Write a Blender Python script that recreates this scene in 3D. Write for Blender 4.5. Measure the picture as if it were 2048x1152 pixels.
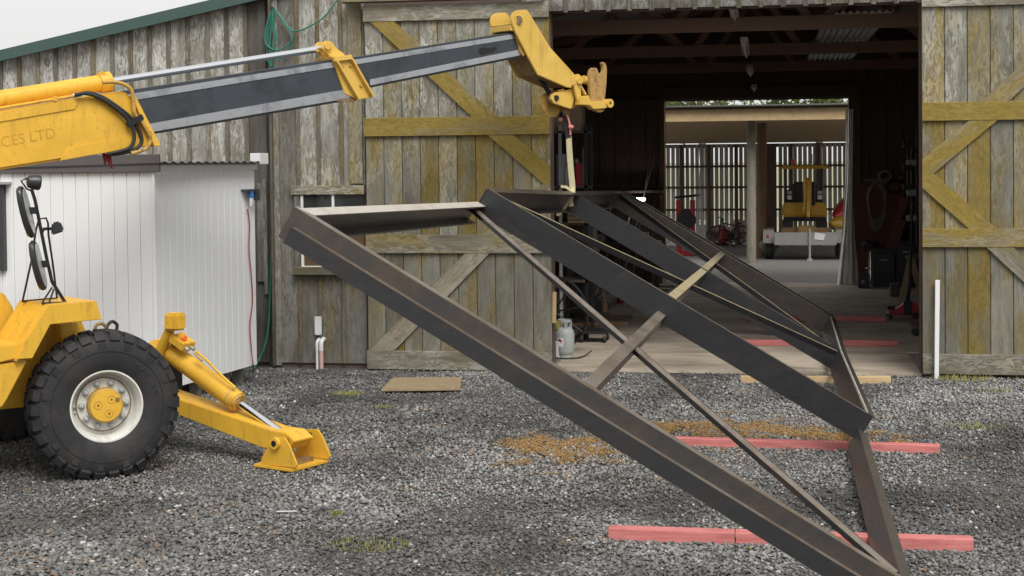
import bpy, bmesh, math, random
import numpy as np
from mathutils import Vector, Matrix
random.seed(7); np.random.seed(7)
for _o in list(bpy.data.objects): bpy.data.objects.remove(_o)
S = bpy.context.scene
C = S.collection
R = math.radians

# ------------------------------------------------------------------ camera
H = 2.36; F = 2960.0; PPX, PPY = 1024.0, 400.0
YAW, PITCH, ROLL = R(9.70), 0.0252, -0.010
RM = (Matrix.Rotation(YAW, 3, 'Z') @ Matrix.Rotation(math.pi/2 - PITCH, 3, 'X') @ Matrix.Rotation(ROLL, 3, 'Z'))
cd = bpy.data.cameras.new('camera'); cam = bpy.data.objects.new('camera', cd); C.objects.link(cam)
cam.matrix_world = Matrix.Translation((0, 0, H)) @ RM.to_4x4()
cd.sensor_width = 36; cd.lens = F/2048*36
cd.shift_y = -(576-PPY)/2048
cd.clip_start = 0.1; cd.clip_end = 3000
S.camera = cam
# ------------------------------------------------------------------ sky, sun, exposure
SUN_EL, SUN_AZ = R(50), R(152)          # azimuth from +Y clockwise: high behind the camera
w = bpy.data.worlds.new('World'); S.world = w; w.use_nodes = True
nt = w.node_tree; nt.nodes.clear()
sky = nt.nodes.new('ShaderNodeTexSky'); sky.sky_type = 'NISHITA'; sky.sun_disc = False
sky.sun_elevation = SUN_EL; sky.sun_rotation = SUN_AZ; sky.air_density = 1.0; sky.dust_density = 4.0; sky.ozone_density = 1.0
hs = nt.nodes.new('ShaderNodeHueSaturation'); hs.inputs['Saturation'].default_value = 0.12
mx = nt.nodes.new('ShaderNodeMix'); mx.data_type = 'RGBA'; mx.inputs[0].default_value = 0.75
mx.inputs[7].default_value = (8.2, 8.2, 8.1, 1)          # even cloud cover
bg = nt.nodes.new('ShaderNodeBackground'); bg.inputs[1].default_value = 0.064
wo = nt.nodes.new('ShaderNodeOutputWorld')
nt.links.new(sky.outputs[0], hs.inputs['Color']); nt.links.new(hs.outputs[0], mx.inputs[6])
nt.links.new(mx.outputs[2], bg.inputs[0]); nt.links.new(bg.outputs[0], wo.inputs[0])
sd = bpy.data.lights.new('sun', 'SUN'); sd.energy = 1.45; sd.angle = R(32); sd.color = (1.0, 0.97, 0.92)
sun = bpy.data.objects.new('sun', sd); C.objects.link(sun)
_sdir = Vector((math.sin(SUN_AZ)*math.cos(SUN_EL), math.cos(SUN_AZ)*math.cos(SUN_EL), math.sin(SUN_EL)))
sun.rotation_euler = _sdir.to_track_quat('Z', 'Y').to_euler(); sun.location = (0, 0, 30)
vs = S.view_settings; vs.view_transform = 'Standard'; vs.look = 'None'; vs.exposure = 0.92; vs.gamma = 1.0
S.render.engine = 'CYCLES'
S.cycles.max_bounces = 8; S.cycles.diffuse_bounces = 5; S.cycles.transparent_max_bounces = 12

# ------------------------------------------------------------------ geometry helpers
CP = Vector((0, 0, H))
def ray(px, py): return (RM @ Vector(((px-PPX)/F, -(py-PPY)/F, -1))).normalized()
def atY(px, py, Y): d = ray(px, py); return CP + d*(Y/d.y)
def atZ(px, py, z): d = ray(px, py); return CP + d*((z-H)/d.z)
def pl(px, py, O, az, d=0.0):
    """point where the sight line meets the upright plane through O along azimuth az (deg from +X), shifted d to its right"""
    n = Vector((math.sin(R(az)), -math.cos(R(az)), 0)); q = Vector((O[0], O[1], 0)) + n*d
    r = ray(px, py); return CP + r*((q-CP).dot(n)/r.dot(n))
def V(*a): return Vector(a)
LOC = {}
def loc_of(o): return LOC.get(o.name, Vector((0, 0, 0))) if o else Vector((0, 0, 0))
def tag(o, label=None, cat=None, group=None, kind=None):
    if label: o['label'] = label
    if cat: o['category'] = cat
    if group: o['group'] = group
    if kind: o['kind'] = kind
    return o
def thing(name, label, cat, loc, group=None):
    o = bpy.data.objects.new(name, None); C.objects.link(o); o.empty_display_size = 0.1
    o.location = loc; LOC[o.name] = Vector(loc); return tag(o, label, cat, group)
class MB:
    def __init__(s): s.v = []; s.f = []
    def add(s, vs_, fs):
        k = len(s.v); s.v += [Vector(p) for p in vs_]; s.f += [tuple(i+k for i in f) for f in fs]; return s
    def hexa(s, p):  # 4 bottom, 4 top
        return s.add(p, [(0,3,2,1),(4,5,6,7),(0,1,5,4),(1,2,6,5),(2,3,7,6),(3,0,4,7)])
    def box(s, x0, x1, y0, y1, z0, z1):
        return s.hexa([(x0,y0,z0),(x1,y0,z0),(x1,y1,z0),(x0,y1,z0),(x0,y0,z1),(x1,y0,z1),(x1,y1,z1),(x0,y1,z1)])
    def obox(s, c, ax, ay, az_):  # centre + three half vectors
        c = Vector(c); ax, ay, az_ = Vector(ax), Vector(ay), Vector(az_)
        return s.hexa([c+ax*i+ay*j+az_*k for k in (-1, 1) for i, j in ((-1,-1),(1,-1),(1,1),(-1,1))])
    def prism(s, pts, vec):
        n = len(pts); a = [Vector(p) for p in pts]; b = [p+Vector(vec) for p in a]
        return s.add(a+b, [tuple(range(n)), tuple(range(2*n-1, n-1, -1))] + [(i, (i+1) % n, n+(i+1) % n, n+i) for i in range(n)])
    def bar(s, p0, p1, w_, h_, up=(0, 0, 1)):
        p0, p1 = Vector(p0), Vector(p1); d = (p1-p0).normalized(); u = Vector(up); u = (u-d*u.dot(d)).normalized(); r = d.cross(u)
        return s.obox((p0+p1)/2, r*w_/2, u*h_/2, (p1-p0)/2)
    def cyl(s, p0, p1, r0, r1=None, n=16, caps=True):
        p0, p1 = Vector(p0), Vector(p1); r1 = r0 if r1 is None else r1
        d = (p1-p0).normalized(); u = d.orthogonal().normalized(); t = d.cross(u); vv = []
        for p, r in ((p0, r0), (p1, r1)):
            vv += [p+(u*math.cos(2*math.pi*i/n)+t*math.sin(2*math.pi*i/n))*r for i in range(n)]
        ff = [(i, (i+1) % n, n+(i+1) % n, n+i) for i in range(n)]
        if caps: ff += [tuple(range(n-1, -1, -1)), tuple(range(n, 2*n))]
        return s.add(vv, ff)
    def tube(s, pts, r, n=8, caps=True):
        pts = [Vector(p) for p in pts]; m = len(pts); vv = []; u = None
        for k in range(m):
            d = (pts[min(k+1, m-1)]-pts[max(k-1, 0)]).normalized()
            u = d.orthogonal().normalized() if u is None else (u-d*u.dot(d)).normalized()
            t = d.cross(u); rr = r[k] if isinstance(r, (list, tuple)) else r
            vv += [pts[k]+(u*math.cos(2*math.pi*i/n)+t*math.sin(2*math.pi*i/n))*rr for i in range(n)]
        ff = [(k*n+i, k*n+(i+1) % n, (k+1)*n+(i+1) % n, (k+1)*n+i) for k in range(m-1) for i in range(n)]
        if caps: ff += [tuple(range(n-1, -1, -1)), tuple(range((m-1)*n, m*n))]
        return s.add(vv, ff)
    def lathe(s, prof, o, axis, n=32, closed=False):
        o = Vector(o); d = Vector(axis).normalized(); u = d.orthogonal().normalized(); t = d.cross(u); m = len(prof)
        vv = [o+d*h+(u*math.cos(2*math.pi*i/n)+t*math.sin(2*math.pi*i/n))*max(r, 1e-4) for r, h in prof for i in range(n)]
        rng = range(m) if closed else range(m-1)
        ff = [(k*n+i, k*n+(i+1) % n, ((k+1) % m)*n+(i+1) % n, ((k+1) % m)*n+i) for k in rng for i in range(n)]
        if not closed: ff += [tuple(range(n-1, -1, -1)), tuple(range((m-1)*n, m*n))]
        return s.add(vv, ff)
    def ball(s, c, r, n=12, sc=(1, 1, 1)):
        pr = [(math.sin(math.pi*k/n), -math.cos(math.pi*k/n)) for k in range(n+1)]
        k0 = len(s.v); s.lathe([(a*r, b*r) for a, b in pr], (0, 0, 0), (0, 0, 1), 2*n)
        for i in range(k0, len(s.v)): p = s.v[i]; s.v[i] = Vector(c)+Vector((p.x*sc[0], p.y*sc[1], p.z*sc[2]))
        return s
    def build(s, name, mat, parent=None, smooth=False, bevel=0.0, color=None, label=None, cat=None, group=None, kind=None):
        if parent is not None: o0 = loc_of(parent)
        elif kind in ('structure',): o0 = Vector((0, 0, 0))
        else:
            xs = [p.x for p in s.v]; ys = [p.y for p in s.v]; o0 = Vector(((min(xs)+max(xs))/2, (min(ys)+max(ys))/2, min(p.z for p in s.v)))
        me = bpy.data.meshes.new(name); me.from_pydata([p-o0 for p in s.v], [], s.f)
        bm = bmesh.new(); bm.from_mesh(me); bmesh.ops.recalc_face_normals(bm, faces=bm.faces)
        if bevel: bmesh.ops.bevel(bm, geom=[e for e in bm.edges if len(e.link_faces) == 2 and e.calc_face_angle(0) > 0.5], offset=bevel, segments=2, affect='EDGES', clamp_overlap=True)
        bm.to_mesh(me); bm.free()
        if smooth or bevel:
            me.polygons.foreach_set('use_smooth', [True]*len(me.polygons)); me.set_sharp_from_angle(angle=R(38))
        me.materials.append(M[mat] if isinstance(mat, str) else mat)
        o = bpy.data.objects.new(name, me); C.objects.link(o)
        if parent is not None: o.parent = parent; LOC[o.name] = o0
        else: o.location = o0; LOC[o.name] = o0
        if color: o.color = (*color, 1) if len(color) == 3 else color
        return tag(o, label, cat, group, kind)
_pc = {}
def plank(name, p0, p1, w_, t, nrm, mat, parent=None, color=None, ch=0.004, **kw):
    """one sawn board: runs p0 to p1, width w_, thickness t along nrm; local Z is the grain"""
    p0, p1 = Vector(p0), Vector(p1); d = p1-p0; L = d.length; d.normalize(); y = Vector(nrm); y = (y-d*y.dot(d)).normalized(); x = y.cross(d)
    key = (round(w_, 3), round(t, 3), round(L, 3), mat)
    if key not in _pc:
        a, b = key[0]/2, key[1]/2; c = min(ch, a*.4, b*.4)
        ring = [(-a+c,-b),(a-c,-b),(a,-b+c),(a,b-c),(a-c,b),(-a+c,b),(-a,b-c),(-a,-b+c)]
        vv = [(i, j, z) for z in (-L/2, L/2) for i, j in ring]
        ff = [(i, (i+1) % 8, 8+(i+1) % 8, 8+i) for i in range(8)] + [tuple(range(7, -1, -1)), tuple(range(8, 16))]
        me = bpy.data.meshes.new(name); me.from_pydata(vv, [], ff); me.materials.append(M[mat]); _pc[key] = me
    o = bpy.data.objects.new(name, _pc[key]); C.objects.link(o)
    Mx = Matrix((x, y, d)).transposed().to_4x4(); c0 = (p0+p1)/2
    if parent is not None: o.parent = parent; c0 = c0-loc_of(parent)
    Mx.translation = c0; o.matrix_basis = Mx
    if color: o.color = (*color, 1)
    return tag(o, **{k: v for k, v in kw.items()})
def bez(p0, p1, p2, p3, n=12):
    p0, p1, p2, p3 = map(Vector, (p0, p1, p2, p3)); out = []
    for i in range(n+1):
        t = i/n; out.append(p0*(1-t)**3+p1*3*t*(1-t)**2+p2*3*t*t*(1-t)+p3*t**3)
    return out
def smooth_path(pts, n=6):
    pts = [Vector(p) for p in pts]; out = []
    for i in range(len(pts)-1):
        a, b, c, d = pts[max(i-1, 0)], pts[i], pts[i+1], pts[min(i+2, len(pts)-1)]
        for k in range(n):
            t = k/n; out.append(0.5*((2*b)+(c-a)*t+(2*a-5*b+4*c-d)*t*t+(3*b-a-3*c+d)*t**3))
    return out+[pts[-1]]

# ------------------------------------------------------------------ materials
M = {}
class NT:
    def __init__(s, name):
        m = bpy.data.materials.new(name); m.use_nodes = True; s.t = m.node_tree; s.m = m
        s.b = s.t.nodes['Principled BSDF']; M[name] = m
    def n(s, kind, **ins):
        nd = s.t.nodes.new('ShaderNode'+kind)
        for k, v in ins.items():
            key = int(k[1:]) if k[0] == '_' and k[1:].isdigit() else k.replace('_', ' ')
            s.set(nd.inputs[key], v)
        return nd
    def set(s, sock, v):
        if isinstance(v, bpy.types.NodeSocket): s.t.links.new(v, sock)
        elif isinstance(v, (tuple, list)): sock.default_value = (*v, 1) if len(v) == 3 and sock.type == 'RGBA' else v
        else: sock.default_value = v
    def coord(s, kind='Object', scale=(1, 1, 1), rnd=True):
        if kind == 'World': c = s.n('NewGeometry').outputs['Position']
        else: c = s.n('TexCoord').outputs[kind]
        mp = s.n('Mapping', Vector=c, Scale=scale)
        if rnd:
            r = s.n('ObjectInfo').outputs['Random']; m = s.n('Math', _0=r, _1=37.0); m.operation = 'MULTIPLY'
            cx = s.n('CombineXYZ', X=m.outputs[0], Y=m.outputs[0], Z=m.outputs[0]); s.set(mp.inputs['Location'], cx.outputs[0])
        return mp.outputs[0]
    def noise(s, vec, scale, detail=6, rough=.6, dist=0.0):
        return s.n('TexNoise', Vector=vec, Scale=scale, Detail=detail, Roughness=rough, Distortion=dist).outputs['Fac']
    def ramp(s, fac, stops):
        r = s.n('ValToRGB', Fac=fac); e = r.color_ramp.elements
        while len(e) < len(stops): e.new(0.5)
        for el, (p, c) in zip(e, stops): el.position = p; el.color = (c, c, c, 1) if isinstance(c, (int, float)) else (*c, 1)
        return r.outputs['Color']
    def mix(s, fac, a, b, mode='MIX'):
        m = s.n('Mix'); m.data_type = 'RGBA'; m.blend_type = mode; s.set(m.inputs[0], fac); s.set(m.inputs[6], a); s.set(m.inputs[7], b); return m.outputs[2]
    def math(s, op, a, b=0.0):
        m = s.n('Math', _0=a, _1=b); m.operation = op; m.use_clamp = op in ('MULTIPLY_ADD',); return m.outputs[0]
    def bump(s, h, strength=.3, dist=.01):
        s.set(s.b.inputs['Normal'], s.n('Bump', Height=h, Strength=strength, Distance=dist).outputs[0])
    def out(s, col=None, rough=None, metal=None, **kw):
        if col is not None: s.set(s.b.inputs['Base Color'], col)
        if rough is not None: s.set(s.b.inputs['Roughness'], rough)
        if metal is not None: s.set(s.b.inputs['Metallic'], metal)
        for k, v in kw.items(): s.set(s.b.inputs[k.replace('_', ' ')], v)
        return s.m
def simple(name, c, rough=.6, metal=0.0, var=.25, scale=6, bump=.15, coord='Object', stretch=(1, 1, 1), fine=60):
    k = NT(name); v = k.coord(coord, stretch); n1 = k.noise(v, scale, 6); n2 = k.noise(v, fine, 4)
    lo = tuple(x*(1-var) for x in c); hi = tuple(min(1, x*(1+var)) for x in c)
    col = k.mix(n1, k.mix(k.ramp(n2, [(.3, 0), (.7, 1)]), lo, c), hi)
    rr = k.ramp(n1, [(.3, max(.02, rough-.1)), (.7, min(1.0, rough+.1))])
    k.bump(n2, bump, .004); return k.out(col, rr, metal)

def weathered(name, dark, grey, pale, moss, paint_hi=.62, moss_bias=0.0):
    """old outdoor boards; object colour: R lichen amount, G flaking pale paint amount, B overall tone"""
    k = NT(name); v = k.coord('Object', (1, 1, 1)); oc = k.n('ObjectInfo').outputs['Color']; sp = k.n('SeparateColor', Color=oc)
    vg = k.coord('Object', (1, 1, .045)); grain = k.noise(vg, 85, 5, .65); vb = k.coord('Object', (1, 1, .22)); blot = k.noise(vb, 7, 6, .62, .6)
    vf = k.coord('Object', (1, 1, .3)); fl = k.noise(vf, 26, 7, .68, 1.4); big = k.noise(k.coord('Object', (1, 1, .22)), 2.6, 6, .62, .5); mid = k.noise(k.coord('Object', (1, 1, .35)), 5, 7, .66, .4)
    base = k.mix(k.ramp(blot, [(.32, 0), (.68, 1)]), dark, grey); base = k.mix(k.ramp(grain, [(.34, .6), (.5, 0)]), base, tuple(x*.5 for x in dark))
    pm = k.math('MULTIPLY', k.ramp(fl, [(.47, 0), (.53, 1)]), k.ramp(mid, [(.40, 0), (.58, 1)])); pm = k.math('MULTIPLY', pm, sp.outputs[1])
    base = k.mix(pm, base, pale)
    grn = k.mix(k.ramp(k.noise(v, 3.1, 5), [(.4, 0), (.7, .32)]), base, (.125, .135, .085))
    mm = k.math('ADD', big, k.math('MULTIPLY', k.math('SUBTRACT', sp.outputs[0], .5), .75)); mm = k.math('ADD', mm, k.math('MULTIPLY', k.math('SUBTRACT', mid, .5), .85))
    mk = k.ramp(mm, [(.46+moss_bias, 0), (.74+moss_bias, .92)])
    mcol = k.mix(k.ramp(fl, [(.35, 0), (.65, 1)]), tuple(x*.6 for x in moss), moss)
    col = k.mix(mk, grn, mcol)
    col = k.mix(1.0, col, k.n('CombineColor', Red=sp.outputs[2], Green=sp.outputs[2], Blue=sp.outputs[2]).outputs[0], 'MULTIPLY')
    hgt = k.math('ADD', k.math('MULTIPLY', grain, .7), k.math('MULTIPLY', fl, .6)); k.bump(hgt, .55, .004)
    return k.out(col, .86)
weathered('barn_board', (.17,.15,.12), (.34,.33,.30), (.56,.56,.53), (.29,.2,.03))
weathered('barn_batten', (.085,.068,.048), (.18,.155,.12), (.30,.28,.24), (.2,.14,.03))
weathered('door_board', (.15,.13,.10), (.27,.265,.22), (.48,.48,.44), (.27,.19,.03))
weathered('door_rail', (.16,.135,.09), (.28,.255,.2), (.45,.43,.37), (.30,.21,.028))
weathered('fresh_brace', (.20,.165,.115), (.33,.285,.22), (.42,.385,.31), (.2,.15,.04), moss_bias=.2)

def pine(name, c, dark, rough=.7):
    k = NT(name); v = k.coord('Object', (1, 1, .06)); g = k.noise(v, 60, 5, .6, .3); b = k.noise(k.coord('Object'), 6, 5)
    col = k.mix(k.ramp(g, [(.35, 0), (.65, 1)]), dark, c); col = k.mix(k.ramp(b, [(.45, 0), (.8, .5)]), col, tuple(x*.6 for x in dark)); k.bump(g, .25, .003); return k.out(col, rough)
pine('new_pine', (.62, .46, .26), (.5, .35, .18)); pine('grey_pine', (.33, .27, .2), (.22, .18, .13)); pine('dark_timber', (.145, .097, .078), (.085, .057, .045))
pine('pink_timber', (.66, .235, .22), (.50, .145, .135)); pine('red_plank', (.2, .07, .055), (.13, .045, .04)); pine('plywood', (.36, .27, .165), (.27, .2, .12)); pine('ceiling_pine', (.55, .40, .25), (.42, .29, .17))
pine('rail_post', (.3, .27, .22), (.2, .18, .14)); pine('stud_timber', (.2, .115, .05), (.14, .08, .035))

def paint(name, c, dirt, rough=.42, amount=.62, met=0.0):
    k = NT(name); v = k.coord('Object'); n1 = k.noise(v, 2.2, 8, .65, .4); n2 = k.noise(v, 24, 6, .7); n3 = k.noise(v, 220, 2)
    vd = k.coord('Object', (1, 1, .15)); st = k.noise(vd, 12, 5, .6)
    col = k.mix(k.ramp(n1, [(.3, 0), (.7, 1)]), tuple(x*.84 for x in c), (min(1, c[0]*1.06), min(1, c[1]*1.1), min(1, c[2]*(1.5 if c[2] < .2 else 1.06))))
    dm = k.math('MULTIPLY', k.ramp(n2, [(amount-.02, 0), (amount+.14, 1)]), k.ramp(n1, [(.42, .15), (.7, 1)])); dm = k.math('ADD', dm, k.math('MULTIPLY', k.ramp(st, [(.54, 0), (.76, .5)]), 1.0)); chip = k.ramp(k.noise(v, 55, 3, .6, .3), [(.70, 0), (.72, 1)])
    col = k.mix(dm, col, dirt); col = k.mix(k.math('MULTIPLY', chip, k.ramp(n2, [(.5, 0), (.6, .9)])), col, (.07, .035, .02)); rr = k.ramp(n2, [(.3, rough-.08), (.75, rough+.22)])
    k.bump(n3, .06, .002); return k.out(col, rr, met)
paint('crane_yellow', (.76, .43, .035), (.27, .145, .03), .42, .575); paint('ghost_yellow', (.60, .325, .03), (.42, .24, .03)); paint('head_yellow', (.74, .47, .08), (.28, .16, .05)); paint('worn_yellow', (.55, .33, .06), (.13, .065, .03), .55, .5)
paint('worn_hook', (.50, .30, .08), (.20, .10, .05), .6, .44); paint('grimy_yellow', (.30, .185, .06), (.06, .04, .025), .6, .42); paint('rim_white', (.74, .73, .70), (.33, .25, .17), .4, .66); paint('bottle_grey', (.42, .44, .44), (.28, .28, .27), .4, .62)
paint('jack_red', (.4, .02, .025), (.1, .02, .02), .4, .62); paint('digger_yellow', (.62, .36, .04), (.2, .13, .05), .5, .55)
def steel(name, c, brown, amt, rough, met=.75):
    k = NT(name); v = k.coord('Object', (1, 1, 1)); n1 = k.noise(v, 3, 7, .65, .5); n2 = k.noise(k.coord('Object', (.3, 1, 1)), 40, 5, .7); n3 = k.noise(v, 14, 6, .7)
    col = k.mix(k.ramp(k.math('ADD', k.math('MULTIPLY', n1, .7), k.math('MULTIPLY', n3, .3)), [(amt-.07, 0), (amt+.07, 1)]), c, brown); col = k.mix(k.ramp(n3, [(.55, 0), (.8, .35)]), col, tuple(min(1, x*1.7) for x in c))
    k.bump(n2, .08, .002); return k.out(col, k.ramp(n2, [(.3, rough-.06), (.7, rough+.12)]), met)
steel('mill_steel', (.042, .043, .047), (.062, .054, .05), .58, .30, .5); steel('brown_steel', (.078, .074, .073), (.112, .090, .074), .52, .30, .5); steel('wear_steel', (.50, .51, .53), (.25, .255, .27), .56, .30, .9)
steel('bright_flange', (.52, .48, .42), (.42, .37, .31), .55, .42, .15); steel('gold_glint', (.55, .47, .28), (.40, .33, .2), .55, .35, .3); steel('lower_plate', (.052, .052, .055), (.07, .06, .054), .55, .32, .5); steel('lit_rusty_flange', (.22, .185, .155), (.15, .115, .085), .5, .40, .3); steel('boom_grey', (.055, .062, .075), (.035, .038, .045), .55, .42, .25); steel('rusty_plate', (.24, .15, .09), (.30, .19, .06), .5, .62, .3)  # gold and rusty flange tones have light on the steel mixed in
_k = NT('chrome'); _k.out((.82, .83, .86), .14, 1.0)
simple('black_rubber', (.018, .018, .019), .6, 0, .3); _k = NT('tyre_rubber'); _v = _k.coord('Object'); _a = _k.noise(_v, 4, 7, .7, .6); _b = _k.noise(_v, 45, 5, .7); _k.bump(_b, .3, .004); _k.out(_k.mix(_k.ramp(_a, [(.44, 0), (.72, .7)]), _k.mix(_b, (.010, .010, .012), (.026, .026, .03)), (.055, .047, .04)), .78); simple('black_metal', (.02, .02, .022), .45, .3, .2); simple('black_plastic', (.025, .025, .028), .38, 0, .2)
simple('white_board', (.86, .87, .88), .5, 0, .03, 3, .25, 'Object', (1, 1, 8), 45); simple('white_plastic', (.72, .73, .74), .4, 0, .05); simple('fascia_brown', (.11, .10, .10), .5, 0, .12); simple('dark_frame', (.045, .047, .05), .4, 0, .1)
simple('roof_green', (.045, .085, .072), .45, 0, .15); simple('roof_iron', (.16, .155, .15), .55, .3, .2); simple('hose_green', (.02, .17, .115), .45, 0, .2); simple('cord_red', (.26, .045, .05), .5, 0, .15); simple('pipe_pink', (.62, .40, .37), .5, 0, .1)
simple('sling_cream', (.50, .44, .27), .85, 0, .3, 8, .5, 'Object', (1, 1, .2)); simple('sling_black', (.02, .02, .02), .85); simple('rope_pink', (.6, .22, .2), .8); simple('grey_metal', (.32, .33, .34), .5, .4, .25); simple('galv', (.42, .43, .43), .5, .5, .2)
simple('blue_plastic', (.03, .12, .36), .4); simple('red_cover', (.22, .012, .02), .65, 0, .3); simple('orange_lens', (.8, .16, .03), .25); simple('trailer_grey', (.27, .27, .255), .6, .1, .3); simple('kayak_yellow', (.6, .36, .03), .4); simple('kayak_red', (.42, .03, .03), .4)
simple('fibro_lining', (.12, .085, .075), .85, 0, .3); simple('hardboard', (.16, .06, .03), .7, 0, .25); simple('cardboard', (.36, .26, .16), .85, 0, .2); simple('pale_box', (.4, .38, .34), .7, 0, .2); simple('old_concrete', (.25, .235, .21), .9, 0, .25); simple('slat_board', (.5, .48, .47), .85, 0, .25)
simple('barn_iron', (.40, .36, .35), .8, .1, .25); simple('truss_timber', (.27, .17, .13), .85, 0, .3, 4, .2); simple('fixture_white', (.5, .48, .44), .6)
def glass_mat(name, c, rough=.06):
    k = NT(name); k.out(c, rough, 0.0, Specular_IOR_Level=.7); return k.m
glass_mat('window_glass', (.03, .035, .034)); glass_mat('brown_pane', (.12, .075, .04), .2); glass_mat('mirror_glass', (.5, .5, .5), .05)
_k = NT('lamp_glow'); _k.out((1, 1, 1), .5); _k.set(_k.b.inputs['Emission Color'], (1, .95, .88, 1)); _k.set(_k.b.inputs['Emission Strength'], 9.0)
_k = NT('plastic_sheet'); _k.out((.72, .71, .68), .45, 0.0, Alpha=.93); _k.set(_k.b.inputs['Transmission Weight'], .25)
_k = NT('leaf'); _v = _k.coord('Object'); _k.out(_k.mix(_k.noise(_v, 1.2, 4), (.07, .10, .02), (.17, .20, .05)), .6); _k.set(_k.b.inputs['Subsurface Weight'], 0.0)
simple('bark', (.12, .1, .08), .9); simple('weed_green', (.26, .25, .07), .7, 0, .5, 20)
# ------------------------------------------------------------------ ground
k = NT('ground_mat'); v = k.coord('World', (1, 1, 1), False)
g1 = k.n('TexVoronoi', Vector=v, Scale=34.0).outputs['Distance']; g2 = k.noise(v, 90, 4); big = k.noise(v, .55, 5, .6)
gc = k.mix(k.ramp(g1, [(.05, 0), (.6, 1)]), (.25, .248, .235), (.09, .088, .084)); gc = k.mix(k.ramp(g2, [(.4, 0), (.7, .6)]), gc, (.085, .082, .078)); gc = k.mix(k.ramp(big, [(.42, .55), (.62, 0)]), gc, (.045, .043, .04))
yy = k.n('SeparateXYZ', Vector=v).outputs[1]; far = k.ramp(k.math('DIVIDE', yy, 100.0), [(.435, 0), (.45, 1)])
gr = k.mix(k.noise(v, .3, 6), (.24, .26, .15), (.36, .37, .24)); k.bump(k.math('SUBTRACT', 1.0, g1), .9, .02); mid_ = k.ramp(k.math('DIVIDE', yy, 100.0), [(.284, 0), (.292, 1)]); gc = k.mix(k.math('MULTIPLY', mid_, .75), gc, k.mix(k.ramp(g1, [(.05, 0), (.6, 1)]), (.38, .37, .35), (.2, .195, .185))); k.out(k.mix(far, gc, gr), .9)
MB().add([(-900, -200, 0), (900, -200, 0), (900, 1800, 0), (-900, 1800, 0)], [(0, 1, 2, 3)]).build('ground', 'ground_mat', kind='structure')

# sawdust fallen on the yard: blobs in yard coordinates (x, y, rx, ry)
SAW = []
for px, py, rx, ry, a in ((1075, 893, .26, .22, 1), (1130, 905, .3, .2, .9), (1190, 880, .3, .3, .9), (1225, 905, .25, .2, .7), (1330, 862, .3, .26, .9), (1420, 862, .36, .25, 1), (1510, 862, .36, .24, 1), (1600, 868, .36, .25, .9), (1700, 878, .35, .2, .8), (1790, 888, .3, .14, .5), (1040, 930, .3, .25, .35), (1400, 900, .6, .3, .35)):
    p = atZ(px, py, 0); SAW.append((p.x, p.y, rx*1.15, ry*2.4, a))
def vnoise(x, y, sc, seed=0):
    x = x*sc+seed*17.3; y = y*sc+seed*9.1; xi = np.floor(x); yi = np.floor(y); fx = x-xi; fy = y-yi; fx = fx*fx*(3-2*fx); fy = fy*fy*(3-2*fy)
    def h(a, b): q = np.sin(a*127.1+b*311.7+seed*7.7)*43758.5453; return q-np.floor(q)
    return (h(xi, yi)*(1-fx)+h(xi+1, yi)*fx)*(1-fy)+(h(xi, yi+1)*(1-fx)+h(xi+1, yi+1)*fx)*fy
def sawmask(x, y):
    m = np.zeros_like(x)
    for a, b, rx, ry, s_ in SAW: m = np.maximum(m, s_*np.exp(-(((x-a)/rx)**2+((y-b)/ry)**2)*1.2))
    n_ = .5*vnoise(x, y, 6, 1)+.3*vnoise(x, y, 17, 2)+.2*vnoise(x, y, 45, 3)
    return np.clip((m+1.7*(n_-.5)-.36)*1.15, 0, .85)
# loose stones: real geometry, one mass
k = NT('stone_mat'); at = k.n('Attribute'); at.attribute_name = 'tint'; at.attribute_type = 'GEOMETRY'
vv_ = k.coord('World', (1, 1, 1), False); nz = k.noise(vv_, 120, 4); k.bump(nz, .3, .003)
k.out(k.mix(k.ramp(nz, [(.3, .15), (.6, 0)]), at.outputs['Color'], (.03, .03, .03)), .82)
def ico():
    t = (1+5**.5)/2
    v_ = np.array([(-1,t,0),(1,t,0),(-1,-t,0),(1,-t,0),(0,-1,t),(0,1,t),(0,-1,-t),(0,1,-t),(t,0,-1),(t,0,1),(-t,0,-1),(-t,0,1)])/1.9
    f_ = np.array([(0,11,5),(0,5,1),(0,1,7),(0,7,10),(0,10,11),(1,5,9),(5,11,4),(11,10,2),(10,7,6),(7,1,8),(3,9,4),(3,4,2),(3,2,6),(3,6,8),(3,8,9),(4,9,5),(2,4,11),(6,2,10),(8,6,7),(9,8,1)]); return v_, f_
def octa():
    return np.array([(1,0,0),(0,1,0),(-1,0,0),(0,-1,0),(0,0,1),(0,0,-1)])*1.05, np.array([(0,1,4),(1,2,4),(2,3,4),(3,0,4),(1,0,5),(2,1,5),(3,2,5),(0,3,5)])
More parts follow.
